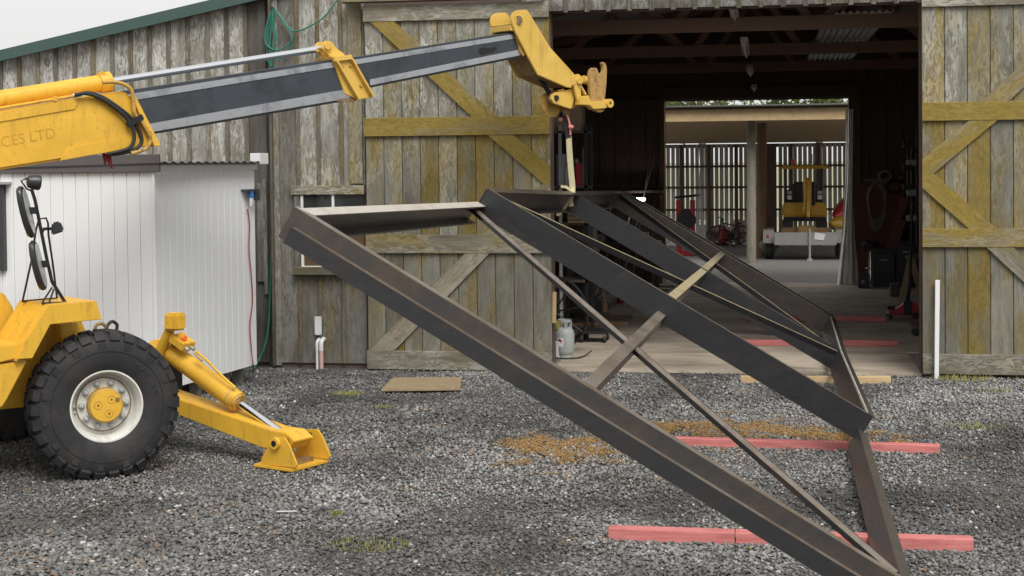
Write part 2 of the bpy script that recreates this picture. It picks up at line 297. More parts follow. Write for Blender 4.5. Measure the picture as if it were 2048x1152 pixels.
def stones(name, label, y0, y1, dens, smin, smax, shape, seed):
    rs = np.random.RandomState(seed); bv, bf = shape(); X = []; Y = []
    n = int(dens*(y1-y0)*(.74*(y0+y1)/2+1.6)*1.35)
    y = rs.uniform(y0, y1, n); x = rs.uniform(-.60*y1-.6, .25*y1+.6, n); keep = (x > -.55*y-.5) & (x < .215*y+.5) & (y < 16.42+.02*x); x, y = x[keep], y[keep]; n = len(x)
    s_ = (smin+(smax-smin)*rs.rand(n)**2.2)*(.72+.55*vnoise(x, y, 1.1, 21)); K = 10; tmpl = np.stack([bv*(1+rs.uniform(-.32, .32, (len(bv), 1)))*rs.uniform(.75, 1.25, (1, 3)) for _ in range(K)])
    T = tmpl[rs.randint(0, K, n)]*s_[:, None, None]; T[:, :, 2] *= rs.uniform(.45, .8, (n, 1))
    a = rs.uniform(0, 6.283, n); ca, sa = np.cos(a)[:, None], np.sin(a)[:, None]; tl = rs.normal(0, .25, (n, 1))
    xx = T[:, :, 0]*ca-T[:, :, 1]*sa; yy_ = T[:, :, 0]*sa+T[:, :, 1]*ca; zz = T[:, :, 2]+tl*T[:, :, 0]
    hz = .012*(vnoise(x, y, 1.6, 5)-.3)+.012*(vnoise(x, y, 5, 6)-.4)
    P = np.stack([xx+x[:, None], yy_+y[:, None], zz+(s_*.28+hz+rs.uniform(-.004, .008, n))[:, None]], -1).reshape(-1, 3)
    Fc = (bf[None]+(np.arange(n)*len(bv))[:, None, None]).reshape(-1, 3)
    me = bpy.data.meshes.new(name); me.vertices.add(len(P)); me.vertices.foreach_set('co', P.ravel()); me.loops.add(Fc.size); me.loops.foreach_set('vertex_index', Fc.ravel())
    me.polygons.add(len(Fc)); me.polygons.foreach_set('loop_start', np.arange(0, Fc.size, 3)); me.polygons.foreach_set('loop_total', np.full(len(Fc), 3)); me.update()
    g = rs.gamma(9, 1/9., n); wet = np.clip(.15+1.6*(.6*vnoise(x, y, .8, 8)+.4*vnoise(x, y, 2.6, 9)), .42, 1.35)
    val = np.clip(.185*g*wet, .042, .5); val[rs.rand(n) < .012] = .5
    col = np.stack([val*1.02, val*1.0, val*.965], 1); sm = sawmask(x, y)[:, None]; pick = (rs.rand(n, 1) < sm*.9)
    od = np.stack([rs.uniform(.16, .30, n), rs.uniform(.10, .175, n), rs.uniform(.035, .075, n)], 1); col = np.where(pick, col*.25+.75*od*(.5+.7*rs.rand(n, 1)), col)
    br = (vnoise(x, y, 2.3, 12) > .78)[:, None] & (rs.rand(n, 1) < .14); col = np.where(br & ~pick, col*np.array([[1.15, .85, .62]]), col)
    c4 = np.repeat(np.concatenate([col, np.ones((n, 1))], 1), len(bv), 0); at_ = me.color_attributes.new('tint', 'FLOAT_COLOR', 'POINT'); at_.data.foreach_set('color', c4.ravel())
    me.materials.append(M['stone_mat']); o = bpy.data.objects.new(name, me); C.objects.link(o); tag(o, label, 'gravel', kind='stuff'); return o
stones('gravel', 'loose grey crushed gravel in the foreground of the yard', 6.3, 9.8, 2900, .006, .0185, ico, 1)
stones('gravel', 'loose grey crushed gravel of the yard towards the barn', 9.8, 16.5, 1800, .008, .021, octa, 2)
# sawdust flakes
rs = np.random.RandomState(5); fx = []; 
for a, b, rx, ry, s_ in SAW: fx.append(np.stack([rs.normal(a, rx*.85, 9000), rs.normal(b, ry*.85, 9000)], 1))
fx = np.concatenate(fx); fx = fx[rs.rand(len(fx)) < sawmask(fx[:, 0], fx[:, 1])]; n = len(fx); an = rs.uniform(0, 6.28, n); L_ = rs.uniform(.003, .010, n); W_ = rs.uniform(.0015, .0035, n)
zb = rs.uniform(.012, .03, n); c_, s_ = np.cos(an), np.sin(an); P = []
for i, j in ((-1, -1), (1, -1), (1, 1), (-1, 1)): P.append(np.stack([fx[:, 0]+i*L_*c_-j*W_*s_, fx[:, 1]+i*L_*s_+j*W_*c_, zb+rs.uniform(-.003, .004, n)], 1))
P = np.stack(P, 1).reshape(-1, 3); me = bpy.data.meshes.new('sawdust'); me.from_pydata(P.tolist(), [], [(4*i, 4*i+1, 4*i+2, 4*i+3) for i in range(n)])
simple('sawdust_mat', (.33, .2, .075), .9, 0, .65, 9, .1, 'World'); me.materials.append(M['sawdust_mat']); o = bpy.data.objects.new('sawdust', me); C.objects.link(o); tag(o, 'orange brown sawdust scattered over the gravel under the steel frame', 'sawdust', kind='stuff')

# ------------------------------------------------------------------ barn
YW = 16.5; ZF = .035
def bx(px, py=500, Y=YW): return atY(px, py, Y).x
def bz(px, py, Y=YW): return atY(px, py, Y).z
barn = thing('barn', 'weathered timber barn with open sliding doors, mossy boards and green edged roof', 'barn', (-.3, YW, 0))
RX = -.25; pA, pB = atY(0, 112, 16.4), atY(470, 0, 16.4); SL = (pB.z-pA.z)/(pB.x-pA.x)
def roofz(x): return pB.z+(RX-pB.x)*SL-abs(x-RX)*SL
XL, XR = -9.6, 9.1
opx0, opx1 = bx(1103, 400), bx(1842, 400); ztop = bz(1290, 15)
# front wall, left of the door (stands a little back beyond the corner strip)
wl = MB().add([(XL, 16.62, 0), (bx(545), 16.62, 0), (bx(545), 16.62, roofz(bx(545))-.08), (XL, 16.62, roofz(XL)-.08)], [(0, 1, 2, 3)]).build('wall_lining', 'fibro_lining', barn)
x = bx(541, 200, 16.72); i = 0
while x > XL:
    w_ = .238; x0 = x-w_; zt = roofz(x)-.045
    if x < bx(545): 
        plank('board', (x-w_/2, 16.59+random.uniform(-.004, .004), .05), (x-w_/2, 16.59, zt), w_-.004, .024, (0, -1, 0), 'barn_board', wl, (random.uniform(.05, .34), random.uniform(.9, 1.0), random.uniform(.95, 1.2)) if i > 0 else (.3, .05, .4))
        plank('batten', (x0, 16.565, .05), (x0+random.uniform(-.004, .004), 16.565, roofz(x0)-.02), .052, .024, (0, -1, 0), 'barn_batten', wl, (random.uniform(.1, .5), random.uniform(.3, .9), random.uniform(.8, 1.3)))
    x = x0; i += 1
wr = MB().add([(bx(548), 16.53, 0), (opx0-.02, 16.53, 0), (opx0-.02, 16.53, roofz(opx0)-.06), (bx(548), 16.53, roofz(bx(548))-.06)], [(0, 1, 2, 3)]).build('wall_lining', 'fibro_lining', barn)
wx0, wx1, wz0, wz1 = bx(603, 460), bx(731, 460), bz(660, 536), bz(660, 388)
edges = [552, 600, 641, 687, 733]
for a, b in zip(edges[:-1], edges[1:]):
    xa, xb = bx(a, 500)+.002, bx(b, 500)-.002; zt = roofz(xa)-.05
    for (z0, z1) in (((.06, wz0-.02), (wz1+.02, zt)) if a >= 600 else ((.06, zt),)):
        lo_ = z0 < 1
        plank('board', ((xa+xb)/2, 16.511, z0), ((xa+xb)/2, 16.511+random.uniform(-.003, .003), z1), xb-xa, .024, (0, -1, 0), 'barn_board', wr, (random.uniform(.36, .48), random.uniform(.25, .5) if lo_ else .85, .62 if lo_ else .95))
        if b > 601 or True:
            if b < 733: plank('batten', (xb, 16.488, z0), (xb, 16.488, z1), .045, .022, (0, -1, 0), 'barn_batten', wr, (.55, .5, 1.0 if not lo_ else .9))
plank('corner_board', (bx(549), 16.52, .03), (bx(549), 16.52, roofz(bx(549))-.05), .20, .03, (-1, 0, 0), 'barn_batten', wr, (.35, .2, .7))
plank('corner_board', (bx(556), 16.485, .03), (bx(556), 16.485, roofz(bx(556))-.05), .07, .024, (0, -1, 0), 'barn_board', wr, (.4, .7, .8))
plank('door_post', (bx(712, 200), 16.47, wz1+.12), (bx(712, 200), 16.47, 4.3), .16, .03, (0, -1, 0), 'door_rail', wr, (.62, .9, .9))
# mossy boards split upright behind the shed
plank('loose_board', (bx(520), 16.55, 1.0), (bx(521), 16.54, 2.15), .1, .02, (0, -1, 0), 'barn_board', wl, (.3, .3, .55)); plank('loose_board', (bx(529), 16.55, .85), (bx(528), 16.54, 2.2), .045, .02, (0, -1, 0), 'barn_board', wl, (.3, .8, .6))
# window
wn = MB().box(wx0+.02, wx1-.01, 16.485, 16.50, (wz0+wz1)/2-.02, wz1-.01).build('window', 'window_glass', barn)
MB().box(wx0+.02, wx1-.01, 16.486, 16.50, wz0, (wz0+wz1)/2-.02).build('pane', 'brown_pane', wn)
for pxs in (607, 669): MB().box(bx(pxs)-.015, bx(pxs)+.013, 16.462, 16.484, wz0 if pxs == 607 else (wz0+wz1)/2-.02, wz1-.01).build('window_frame', 'white_plastic', wn)
MB().box(wx0+.01, wx1-.01, 16.46, 16.483, wz0, wz0+.026).build('window_frame', 'white_plastic', wn)
plank('window_head', (bx(586), 16.465, bz(660, 380)), (bx(732), 16.465, bz(660, 380)), .105, .05, (0, -1, 0), 'door_rail', wn, (.5, .9, .9)); plank('sill', (bx(590), 16.45, bz(660, 541)), (bx(733), 16.45, bz(660, 541)), .09, .09, (0, -1, 0), 'barn_board', wn, (.55, .1, .55))
plank('window_trim', (bx(596), 16.475, wz0), (bx(596), 16.475, wz1), .06, .03, (0, -1, 0), 'barn_board', wn, (.4, .5, .6))
# roof, side walls, header
rf = MB(); 
for a, b in ((XL-.4, RX), (RX, XR+.4)): rf.hexa([(a, 16.46, roofz(a)-.02), (b, 16.46, roofz(b)-.02), (b, 28.9, roofz(b)-.02), (a, 28.9, roofz(a)-.02), (a, 16.46, roofz(a)+.05), (b, 16.46, roofz(b)+.05), (b, 28.9, roofz(b)+.05), (a, 28.9, roofz(a)+.05)])
rf = rf.build('roof', 'barn_iron', barn)
for a, b in ((XL-.4, RX), (RX, XR+.4)):
    MB().hexa([(a, 16.42, roofz(a)-.055), (b, 16.42, roofz(b)-.055), (b, 16.46, roofz(b)-.055), (a, 16.46, roofz(a)-.055), (a, 16.42, roofz(a)+.068), (b, 16.42, roofz(b)+.068), (b, 16.46, roofz(b)+.068), (a, 16.46, roofz(a)+.068)]).build('barge_flashing', 'roof_green', rf)
    MB().hexa([(a, 16.44, roofz(a)+.055), (b, 16.44, roofz(b)+.055), (b, 28.95, roofz(b)+.055), (a, 28.95, roofz(a)+.055), (a, 16.44, roofz(a)+.08), (b, 16.44, roofz(b)+.08), (b, 28.95, roofz(b)+.08), (a, 28.95, roofz(a)+.08)]).build('roof_sheet', 'roof_green', rf)
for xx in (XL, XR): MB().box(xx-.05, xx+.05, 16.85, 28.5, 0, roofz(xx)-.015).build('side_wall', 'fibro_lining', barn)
hd = MB().add([(opx0-.3, 16.56, ztop), (opx1+.3, 16.56, ztop), (opx1+.3, 16.56, roofz(opx1)-.1), (RX, 16.56, roofz(RX)-.03), (opx0-.3, 16.56, roofz(opx0)-.1)], [(0, 1, 2, 3, 4)]).build('header', 'fibro_lining', barn)
x = opx0-.28
while x < opx1+.3:
    plank('board', (x+.1, 16.53, ztop-.01), (x+.1, 16.53, roofz(x)-.06), .236, .024, (0, -1, 0), 'barn_board', hd, (.25, .8, .9)); plank('batten', (x-.02, 16.505, ztop-.03), (x-.02, 16.505, roofz(x)-.06), .05, .022, (0, -1, 0), 'barn_batten', hd, (.2, .8, 1.6)); x += .24
plank('lintel', (opx0-.05, 16.62, ztop+.05), (opx1+.05, 16.62, ztop+.05), .16, .07, (0, -1, 0), 'dark_timber', hd)
wr2 = MB().add([(opx1+.02, 16.56, 0), (XR, 16.56, 0), (XR, 16.56, roofz(XR)-.05), (opx1+.02, 16.56, roofz(opx1)-.05)], [(0, 1, 2, 3)]).build('wall_lining', 'fibro_lining', barn)
x = opx1+2.3
while x < XR: plank('board', (x+.1, 16.53, .05), (x+.1, 16.53, roofz(x+.22)-.07), .236, .024, (0, -1, 0), 'barn_board', wr2, (.3, .8, .95)); x += .24
for xx in (opx0-.05, opx1+.05): plank('door_jamb', (xx, 16.66, 0), (xx, 16.66, ztop+.1), .1, .16, (0, -1, 0), 'dark_timber', barn)

# sliding doors
def door(x0, x1, nb, z0, z1, Yd, hand, label, rails, zr):
    """hand=+1: braces point to the right edge"""
    wbd = (x1-x0)/nb; root = None
    root = MB().box(x0+.01, x1-.01, Yd+.014, Yd+.03, z0+.02, z1-.02).build('sliding_door', 'barn_batten', barn, label=label, color=(.3, .2, .6))
    for j in range(nb):
        xc = x0+(j+.5)*wbd
        for q, (za, zb) in enumerate(zr):
            mo = {0: random.uniform(.38, .56), 1: random.choice((.54, .74, .6, .82, .68)), 2: random.uniform(.46, .62)}[q]
            plank('plank', (xc, Yd+random.uniform(-.002, .003), za), (xc, Yd+random.uniform(-.002, .003), zb), wbd-.006, .026, (0, -1, 0), 'door_board', root, (mo, random.uniform(.45, .95) if q < 2 else random.uniform(.1, .35), random.uniform(.78, 1.15)*(1, .94, .84)[q]), ch=.006)
    for (za, zb, moss, mt, tone) in rails: plank('rail', (x0, Yd-.035, (za+zb)/2), (x1, Yd-.035, (za+zb)/2), zb-za, .04, (0, -1, 0), mt, root, (moss, .9, tone))
    return root
def clip(poly, f):
    out = []
    for i in range(len(poly)):
        a, b = poly[i], poly[(i+1) % len(poly)]; fa, fb = f(a), f(b)
        if fa >= 0: out.append(a)
        if (fa >= 0) != (fb >= 0): t = fa/(fa-fb); out.append((a[0]+(b[0]-a[0])*t, a[1]+(b[1]-a[1])*t))
    return out
def brace(root, xa, za, xb, zb, Yd, zone, w_=.19, mt='door_rail', col=(.6, .8, .95)):
    """diagonal board cut to fit between rails and door edges; zone = x0, x1, z0, z1"""
    d = V(xb-xa, 0, zb-za).normalized(); s_ = V(-d.z, 0, d.x); e2 = .6
    P = [(xa-d.x*e2+s_.x*k*w_/2, za-d.z*e2+s_.z*k*w_/2) for k in (-1, 1)]+[(xb+d.x*e2+s_.x*k*w_/2, zb+d.z*e2+s_.z*k*w_/2) for k in (1, -1)]
    for f in (lambda p: p[0]-zone[0], lambda p: zone[1]-p[0], lambda p: p[1]-zone[2], lambda p: zone[3]-p[1]): P = clip(P, f)
    c = V((xa+xb)/2, Yd-.031, (za+zb)/2); yv = V(0, -1, 0); xv = yv.cross(d); n = len(P); vv = []
    for t in (-.018, .018):
        for p in P: q = V(p[0], 0, p[1])-V(c.x, 0, c.z); vv.append((q.dot(xv), t, q.dot(d)))
    me = bpy.data.meshes.new('brace'); me.from_pydata(vv, [], [tuple(range(n)), tuple(range(2*n-1, n-1, -1))]+[(i, (i+1) % n, n+(i+1) % n, n+i) for i in range(n)])
    bm = bmesh.new(); bm.from_mesh(me); bmesh.ops.recalc_face_normals(bm, faces=bm.faces); bm.to_mesh(me); bm.free(); me.materials.append(M[mt])
    o = bpy.data.objects.new('brace', me); C.objects.link(o); o.parent = root; Mx = Matrix((xv, yv, d)).transposed().to_4x4(); Mx.translation = c-loc_of(root); o.matrix_basis = Mx; o.color = (*col, 1)
YD = 16.40; dz = lambda py, px=915: atY(px, py, YD).z
dx0, dx1 = atY(733, 400, YD).x, atY(1102, 400, YD).x
zt, zb0 = 4.15, .02
m1, m2 = dz(234), dz(271); l1, l2 = dz(469), dz(506); b1, b2 = dz(702), dz(741)
zr = ((m1-.01, zt), (l1-.01, m2+.01), (max(b2, .0)+.05, l2+.01))
dl = door(dx0, dx1, 10, .02, zt, YD, 1, 'left sliding door of vertical planks with mossy yellow rails and braces', ((dz(40), dz(8), .25, 'door_rail', .95), (m2, m1, .80, 'door_rail', .95), (l2, l1, .60, 'scraped_rail' if 'scraped_rail' in M else 'door_rail', .9), (b2+.01, b1, .3, 'door_rail', .82)), zr)
P_ = lambda px, py: (atY(px, py, YD).x, atY(px, py, YD).z)
def br(root, a, b, zone, **kw): (xa, za), (xb, zb) = P_(*a), P_(*b); brace(root, xa, za, xb, zb, YD, zone, **kw)
zt1 = dz(40)
br(dl, (766, 44), (966, 230), (dx0, dx1, m1+.001, zt1-.001), col=(.76, .9, 1.0)); br(dl, (1008, 275), (1090, 346), (dx0, dx1, dz(368), m2-.001), col=(.88, .5, 1.0)); br(dl, (1092, 386), (1000, 462), (dx0, dx1, l1+.001, dz(368)-.002), col=(.62, .5, .95))
br(dl, (950, 512), (772, 694), (dx0, dx1, b1+.001, l2-.001), mt='fresh_brace', w_=.2, col=(.2, .6, .95))
ex0 = atY(1844, 400, YD).x
P2 = lambda px, py: (atY(px, py, YD).x, atY(px, py, YD).z)
dzr = lambda py: atY(1940, py, YD).z
m1, m2 = dzr(204), dzr(241); l1, l2 = dzr(457), dzr(494); b1, b2 = dzr(708), dzr(748)
zr = ((m1-.01, zt), (l1-.01, m2+.01), (max(b2, .0)+.05, l2+.01))
drr = door(ex0, ex0+.235*9, 9, .02, zt, YD, -1, 'right sliding door of vertical planks with mossy rails and a K brace', ((dz(40), dz(8), .25, 'door_rail', .95), (m2, m1, .84, 'door_rail', 1.0), (l2, l1, .72, 'door_rail', .92), (b2, b1, .4, 'door_rail', .72)), zr)
ex1 = ex0+.235*9
br(drr, (2008, 185), (2180, 28), (ex0, ex1, m1+.001, zt1-.001), col=(.8, .9, 1.0)); br(drr, (1954, 250), (1858, 330), (ex0, ex1, dzr(347), m2-.001), col=(.88, .5, 1.0)); br(drr, (1858, 364), (1954, 448), (ex0, ex1, l1+.001, dzr(347)-.002), col=(.84, .5, 1.0)); br(drr, (2010, 505), (2200, 680), (ex0, ex1, b1+.001, l2-.001), col=(.7, .4, .9))
plank('door_track', (bx(700), 16.36, 4.24), (6.2, 16.36, 4.24), .1, .05, (0, -1, 0), 'barn_batten', barn, (.6, .4, 1))
plank('track_cover', (bx(700), 16.34, bz(900, -2)), (bx(1100), 16.34, bz(900, -2)+.0), .06, .16, (0, -1, 0), 'door_rail', barn, (.6, .4, 1))

# floor slabs
k = NT('floor_mat'); v = k.coord('World', (.35, 1, 1), False); a_ = k.noise(v, 1.4, 8, .68, .8); b_ = k.noise(v, 9, 6, .7, .5); c_ = k.noise(k.coord('World', (.1, 1, 1), False), 30, 4)
fc = k.mix(k.ramp(a_, [(.36, 0), (.62, 1)]), (.30, .245, .19), (.58, .50, .40)); fc = k.mix(k.ramp(b_, [(.54, 0), (.72, .7)]), fc, (.12, .09, .07)); fc = k.mix(k.ramp(c_, [(.5, 0), (.75, .25)]), fc, (.42, .36, .29)); k.bump(b_, .3, .01); k.out(fc, k.ramp(b_, [(.3, .55), (.7, .85)]))
fl = MB().box(XL, XR, 16.66, 28.5, .002, .02).build('barn_floor', 'old_concrete', kind='structure')
ys = [16.5, 18.3, 20.1, 21.9, 23.7, 25.5, 27.3, 28.5]
for a, b in zip(ys[:-1], ys[1:]):
    for c, d in ((XL, -3.2), (-3.19, 3.4), (3.41, XR)): MB().box(c+.004 if c != -3.19 or a > 17 else opx0, d-.004 if d != 3.4 or a > 17 else opx1, a+.006 if a > 17 else (16.47 if c == -3.19 else 16.67), b-.006, .02 if a > 17 else .004, ZF+random.uniform(-.003, .003)).build('slab', 'floor_mat', fl)
# back wall
bk0, bk1, bkt = atY(1332, 400, 28.5).x, atY(1697, 400, 28.5).x, atY(1520, 200, 28.5).z
bw = MB()
for a, b in ((XL, bk0), (bk1, XR)): bw.prism([(a, 28.52, 0), (b, 28.52, 0), (b, 28.52, roofz(b)-.015), (a, 28.52, roofz(a)-.015)], (0, .04, 0))
bw.add([(bk0, 28.53, bkt), (bk1, 28.53, bkt), (bk1, 28.53, roofz(bk1)-.015), (RX, 28.53, roofz(RX)-.015), (bk0, 28.53, roofz(bk0)-.015)], [(0, 1, 2, 3, 4)])
bw = bw.build('back_wall', 'fibro_lining', barn)
x = -6.0
while x < 5.2:
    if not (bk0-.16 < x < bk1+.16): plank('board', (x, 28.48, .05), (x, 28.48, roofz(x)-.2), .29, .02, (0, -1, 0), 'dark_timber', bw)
    x += .3
for z in (1.9, 3.5): 
    plank('girt', (-6, 28.42, z), (bk0-.1, 28.42, z), .1, .06, (0, -1, 0), 'dark_timber', bw); plank('girt', (bk1+.1, 28.42, z), (5.2, 28.42, z), .1, .06, (0, -1, 0), 'dark_timber', bw)
plank('door_jamb', (bk0-.06, 28.40, 0), (bk0-.06, 28.40, bkt+.08), .1, .2, (0, -1, 0), 'stud_timber', bw); plank('door_jamb', (bk1+.11, 28.40, 0), (bk1+.11, 28.40, bkt+.08), .22, .2, (0, -1, 0), 'stud_timber', bw); plank('lintel', (bk0-.1, 28.40, bkt+.14), (bk1+.2, 28.40, bkt+.14), .22, .12, (0, -1, 0), 'dark_timber', bw)
# roof trusses
for Yt, zc in ((18.2, 4.01), (22.7, 4.03), (27.0, 4.04)):
    hw = (roofz(RX)-zc-.2)/SL; tr = MB().bar((RX-hw, Yt, zc), (RX+hw, Yt, zc), .05, .17).build('truss', 'truss_timber', barn)
    for s_, xe in ((-1, XL+.3), (1, XR-.3)): plank('top_chord', (xe, Yt, roofz(xe)-.16), (RX, Yt, roofz(RX)-.16), .15, .05, (0, -1, 0), 'truss_timber', tr)
    xs = [RX+hw*t for t in (-.9, -.68, -.46, -.3, -.14, 0, .14, .3, .46, .68, .9)]
    for q in range(len(xs)-1):
        a, b = xs[q], xs[q+1]; up = q % 2 == 0
        plank('web', (a, Yt+.05, zc-.05 if up else roofz(a)-.2), (b, Yt+.05, roofz(b)-.2 if up else zc-.05), .1, .045, (0, -1, 0), 'truss_timber', tr)
for xx in (-5.5, -4, -2.6, -1.3, .9, 2.2, 3.5, 5): plank('purlin', (xx, 16.7, roofz(xx)-.06), (xx, 28.4, roofz(xx)-.06), .07, .05, (0, 0, 1), 'truss_timber', barn)
# ceiling lamps
for i, (px, py, Yl, L_, lb) in enumerate(((1468, 27, 17.6, 1.1, 'nearest unlit batten lamp under the barn roof, just inside the door head'), (1491, 98, 20.3, 2.6, 'middle unlit batten lamp hanging under the barn trusses'), (1500, 143, 25.2, 1.8, 'third unlit batten lamp under the barn trusses'), (1508, 177, 27.8, .8, 'farthest unlit batten lamp, above the rear doorway'))):
    p = atY(px, py, Yl); t = thing('batten_lamp', lb, 'lamp', (p.x, Yl, p.z), 'batten lamps in the barn')
    MB().box(p.x-.05, p.x+.05, Yl-L_/2, Yl+L_/2, p.z, p.z+.06).build('lamp_body', 'fixture_white', t, bevel=.01); MB().cyl((p.x, Yl-L_/2+.05, p.z-.025), (p.x, Yl+L_/2-.05, p.z-.025), .016, n=10).build('tube', 'white_plastic', t, smooth=True)
    for yy_ in (-1, 1): MB().cyl((p.x, Yl+yy_*L_*.4, p.z+.05), (p.x, Yl+yy_*L_*.4, max(4.13, p.z+.1)), .006, n=6).build('hanger', 'black_metal', t)
# corrugated sheet stored on the chords
cs = MB(); p0 = atY(1640, 95, 20.5); n_ = 60; vv = []
for j, yj in enumerate((18.3, 27.0)):
    for i in range(n_+1): vv.append((p0.x+i/n_*.8, yj, 4.135+.018*math.sin(i*math.pi/3.2)))
cs.add(vv, [(i, i+1, n_+2+i, n_+1+i) for i in range(n_)]).build('corrugated_sheet', 'galv', label='corrugated iron sheet lying across the barn truss chords', cat='sheet', smooth=True)
# ------------------------------------------------------------------ white garden shed
sc, se = atZ(313, 785, .2), atZ(517, 727, .2); sd_ = (se-sc).normalized(); sn = V(sd_.y, -sd_.x, 0); sf = V(-sd_.y, sd_.x, 0)   # along side, side normal, along the front to the left
fn = -sd_; ZS0, ZS1 = .2, 2.33; SLen = (se-sc).length-.05; FLen = 4.2
shed = thing('shed', 'white clad shed with dark fascia in front of the barn wall', 'shed', (sc+sf*2).xy.to_3d())
core = MB().hexa([q+V(0, 0, z) for z in (.0, ZS1-.2) for q in (sc+sf*.03-fn*.03-sn*.03, sc+sd_*(SLen-.02)+sf*.06, sc+sd_*(SLen-.02)+sf*FLen, sc+sf*FLen-fn*.03)]).build('wall', 'white_board', shed)
core.data.transform(Matrix.Identity(4))
nb = 15; wb = SLen/nb
for i in range(nb): q = sc+sd_*(i+.5)*wb; plank('cladding_board', q+V(0, 0, 0), q+V(0, 0, ZS1-.2), wb-.006, .02, sn, 'white_board', core, ch=.003)
i = 0; wf = .142
while (i+1)*wf < FLen:
    q = sc+sf*(i+.5)*wf; plank('cladding_board', q+V(0, 0, 0), q+V(0, 0, ZS1-.2+.02), wf-.006, .02, fn, 'white_board', core, ch=.003); i += 1
plank('corner_trim', sc+fn*.012+sn*.012+V(0, 0, .0), sc+fn*.012+sn*.012+V(0, 0, ZS1-.2), .03, .03, fn, 'white_board', core)
ft = sc+V(0, 0, 2.33-.2)
fa = plank('fascia', ft+fn*.04-sf*.10+V(0, 0, .06), ft+fn*.04+sf*FLen+V(0, 0, .06), .17, .022, fn, 'fascia_brown', shed)
for i in range(30):   # corrugated roof edge along the side
    pass
rfm = MB(); nn = 100; vv = []
for off, dz_ in ((-.14, .10), (FLen, .02)):
    for i in range(nn+1): q = sc+sd_*(i/nn*(SLen+.16)-.06)+sf*off; vv.append((q.x, q.y, 2.33+dz_-.035+.010*math.sin(i*2*math.pi/7.2)))
rfm.add(vv, [(i, i+1, nn+2+i, nn+1+i) for i in range(nn)]); m2 = [Vector(p)-V(0, 0, .012) for p in vv]; rfm.add(m2, [(i, nn+1+i, nn+2+i, i+1) for i in range(nn)]); rfm.build('roof', 'fascia_brown', shed, smooth=True)
plank('side_fascia', sc-sf*.02+V(0, 0, 2.33-.2+.015), sc-sf*.02+sd_*(SLen+.02)+V(0, 0, 2.33-.2+.015), .06, .03, sn, 'white_board', shed)
ge = sc+sd_*(SLen-.02)-sf*.08; MB().obox(ge+V(0, 0, 2.13+.12-.02), sd_*.10, sn*.06, V(0, 0, .06)).build('gutter_end', 'white_plastic', shed, bevel=.005)
for a in (.15, 1.0, 1.9): q = sc+sd_*a+sf*.15; MB().box(q.x-.05, q.x+.05, q.y-.05, q.y+.05, 0, .22).build('pile', 'rail_post', shed)
# dark window on the shed front
wq = lambda px, py: pl(px, py, sc, math.degrees(math.atan2(sf.y, sf.x)), 0)
a0, a1 = wq(16, 540), wq(16, 370); wx_ = V(a0.x, a0.y, 0)
wdw = MB().obox(wx_+sf*.6+fn*.03+V(0, 0, (a0.z+a1.z)/2), sf*.6, fn*.03, V(0, 0, (a1.z-a0.z)/2)).build('window', 'dark_frame', shed)
MB().obox(wx_+sf*.6+fn*.05+V(0, 0, (a0.z+a1.z)/2), sf*.53, fn*.018, V(0, 0, (a1.z-a0.z)/2-.07)).build('pane', 'window_glass', wdw)
MB().obox(wx_+sf*.55+fn*.06+V(0, 0, a1.z+.02), sf*.62, fn*.05, V(0, 0, .012)).build('window_hood', 'galv', wdw)
# outdoor socket and red lead
sp_ = lambda px, py, d=0: pl(px, py, sc, math.degrees(math.atan2(sd_.y, sd_.x)), d)
q = sp_(490, 390); so = thing('power_socket', 'dark outdoor power socket with grey and blue plug on the shed side', 'socket', q)
MB().obox(q+sn*.04+V(0, 0, .05), sd_*.11, sn*.055, V(0, 0, .012)).build('lid', 'dark_frame', so); MB().obox(q+sn*.07+sd_*.08+V(0, 0, 0), sd_*.012, sn*.06, V(0, 0, .06)).build('flap', 'dark_frame', so)
MB().cyl(q+sn*.07+V(0, 0, .04), q+sn*.075+V(0, 0, -.03), .03, n=12).build('plug', 'blue_plastic', so, smooth=True); MB().cyl(q+sn*.075+V(0, 0, -.03), q+sn*.07+V(0, 0, -.12), .026, .014, n=12).build('plug_body', 'white_plastic', so, smooth=True)
pts = [sp_(x_, y_, .03) for x_, y_ in ((495, 418), (499, 450), (498, 500), (502, 545), (505, 600), (500, 650), (503, 700), (506, 728))]+[atZ(505, 745, .02), atZ(480, 762, .015)]
MB().tube(smooth_path(pts), .007, 8).build('power_lead', 'cord_red', label='thin red power lead hanging down the shed side from its socket', cat='cord', smooth=True)
# ------------------------------------------------------------------ fittings on the barn front
def wy(px, py, Y=16.44): return atY(px, py, Y)
hp = [(676, -2), (650, 32), (615, 55), (590, 62), (575, 52), (560, 30), (547, 16)]
hose = MB()
hose.tube(smooth_path([wy(a, b, 16.42) for a, b in hp]), .009, 8)
for k_, (xa, xb, yb) in enumerate(((533, 552, 128), (536, 585, 120), (540, 549, 135), (531, 584, 100))):
    pts = [wy(546, 15, 16.43-.008*k_), wy(xa+4, 45, 16.42-.01*k_), wy(xa, 85, 16.42-.01*k_), wy((xa+xb)/2-3, yb, 16.42-.01*k_), wy(xb, 80, 16.42-.008*k_), wy(min(xb, 575)-4, 50, 16.43-.008*k_), wy(548, 16, 16.43-.006*k_)]
    hose.tube(smooth_path(pts), .0085, 8)
hose.tube(smooth_path([wy(a, b, c) for a, b, c in ((545, 130, 16.45), (544, 200, 16.5), (543, 330, 16.5), (545, 450, 16.5), (541, 560, 16.5), (538, 640, 16.48), (530, 690, 16.45), (516, 722, 16.4))]+[atZ(505, 738, .015), atZ(490, 748, .012)]), .012, 8)
hose.build('garden_hose', 'hose_green', label='green garden hose coiled on a nail and hanging down the barn wall', cat='hose', smooth=True)
MB().cyl(wy(546, 13, 16.55), wy(544, 15, 16.36), .008, n=8).build('hose_nail', 'black_metal', label='nail holding the coiled hose on the barn wall', cat='nail')
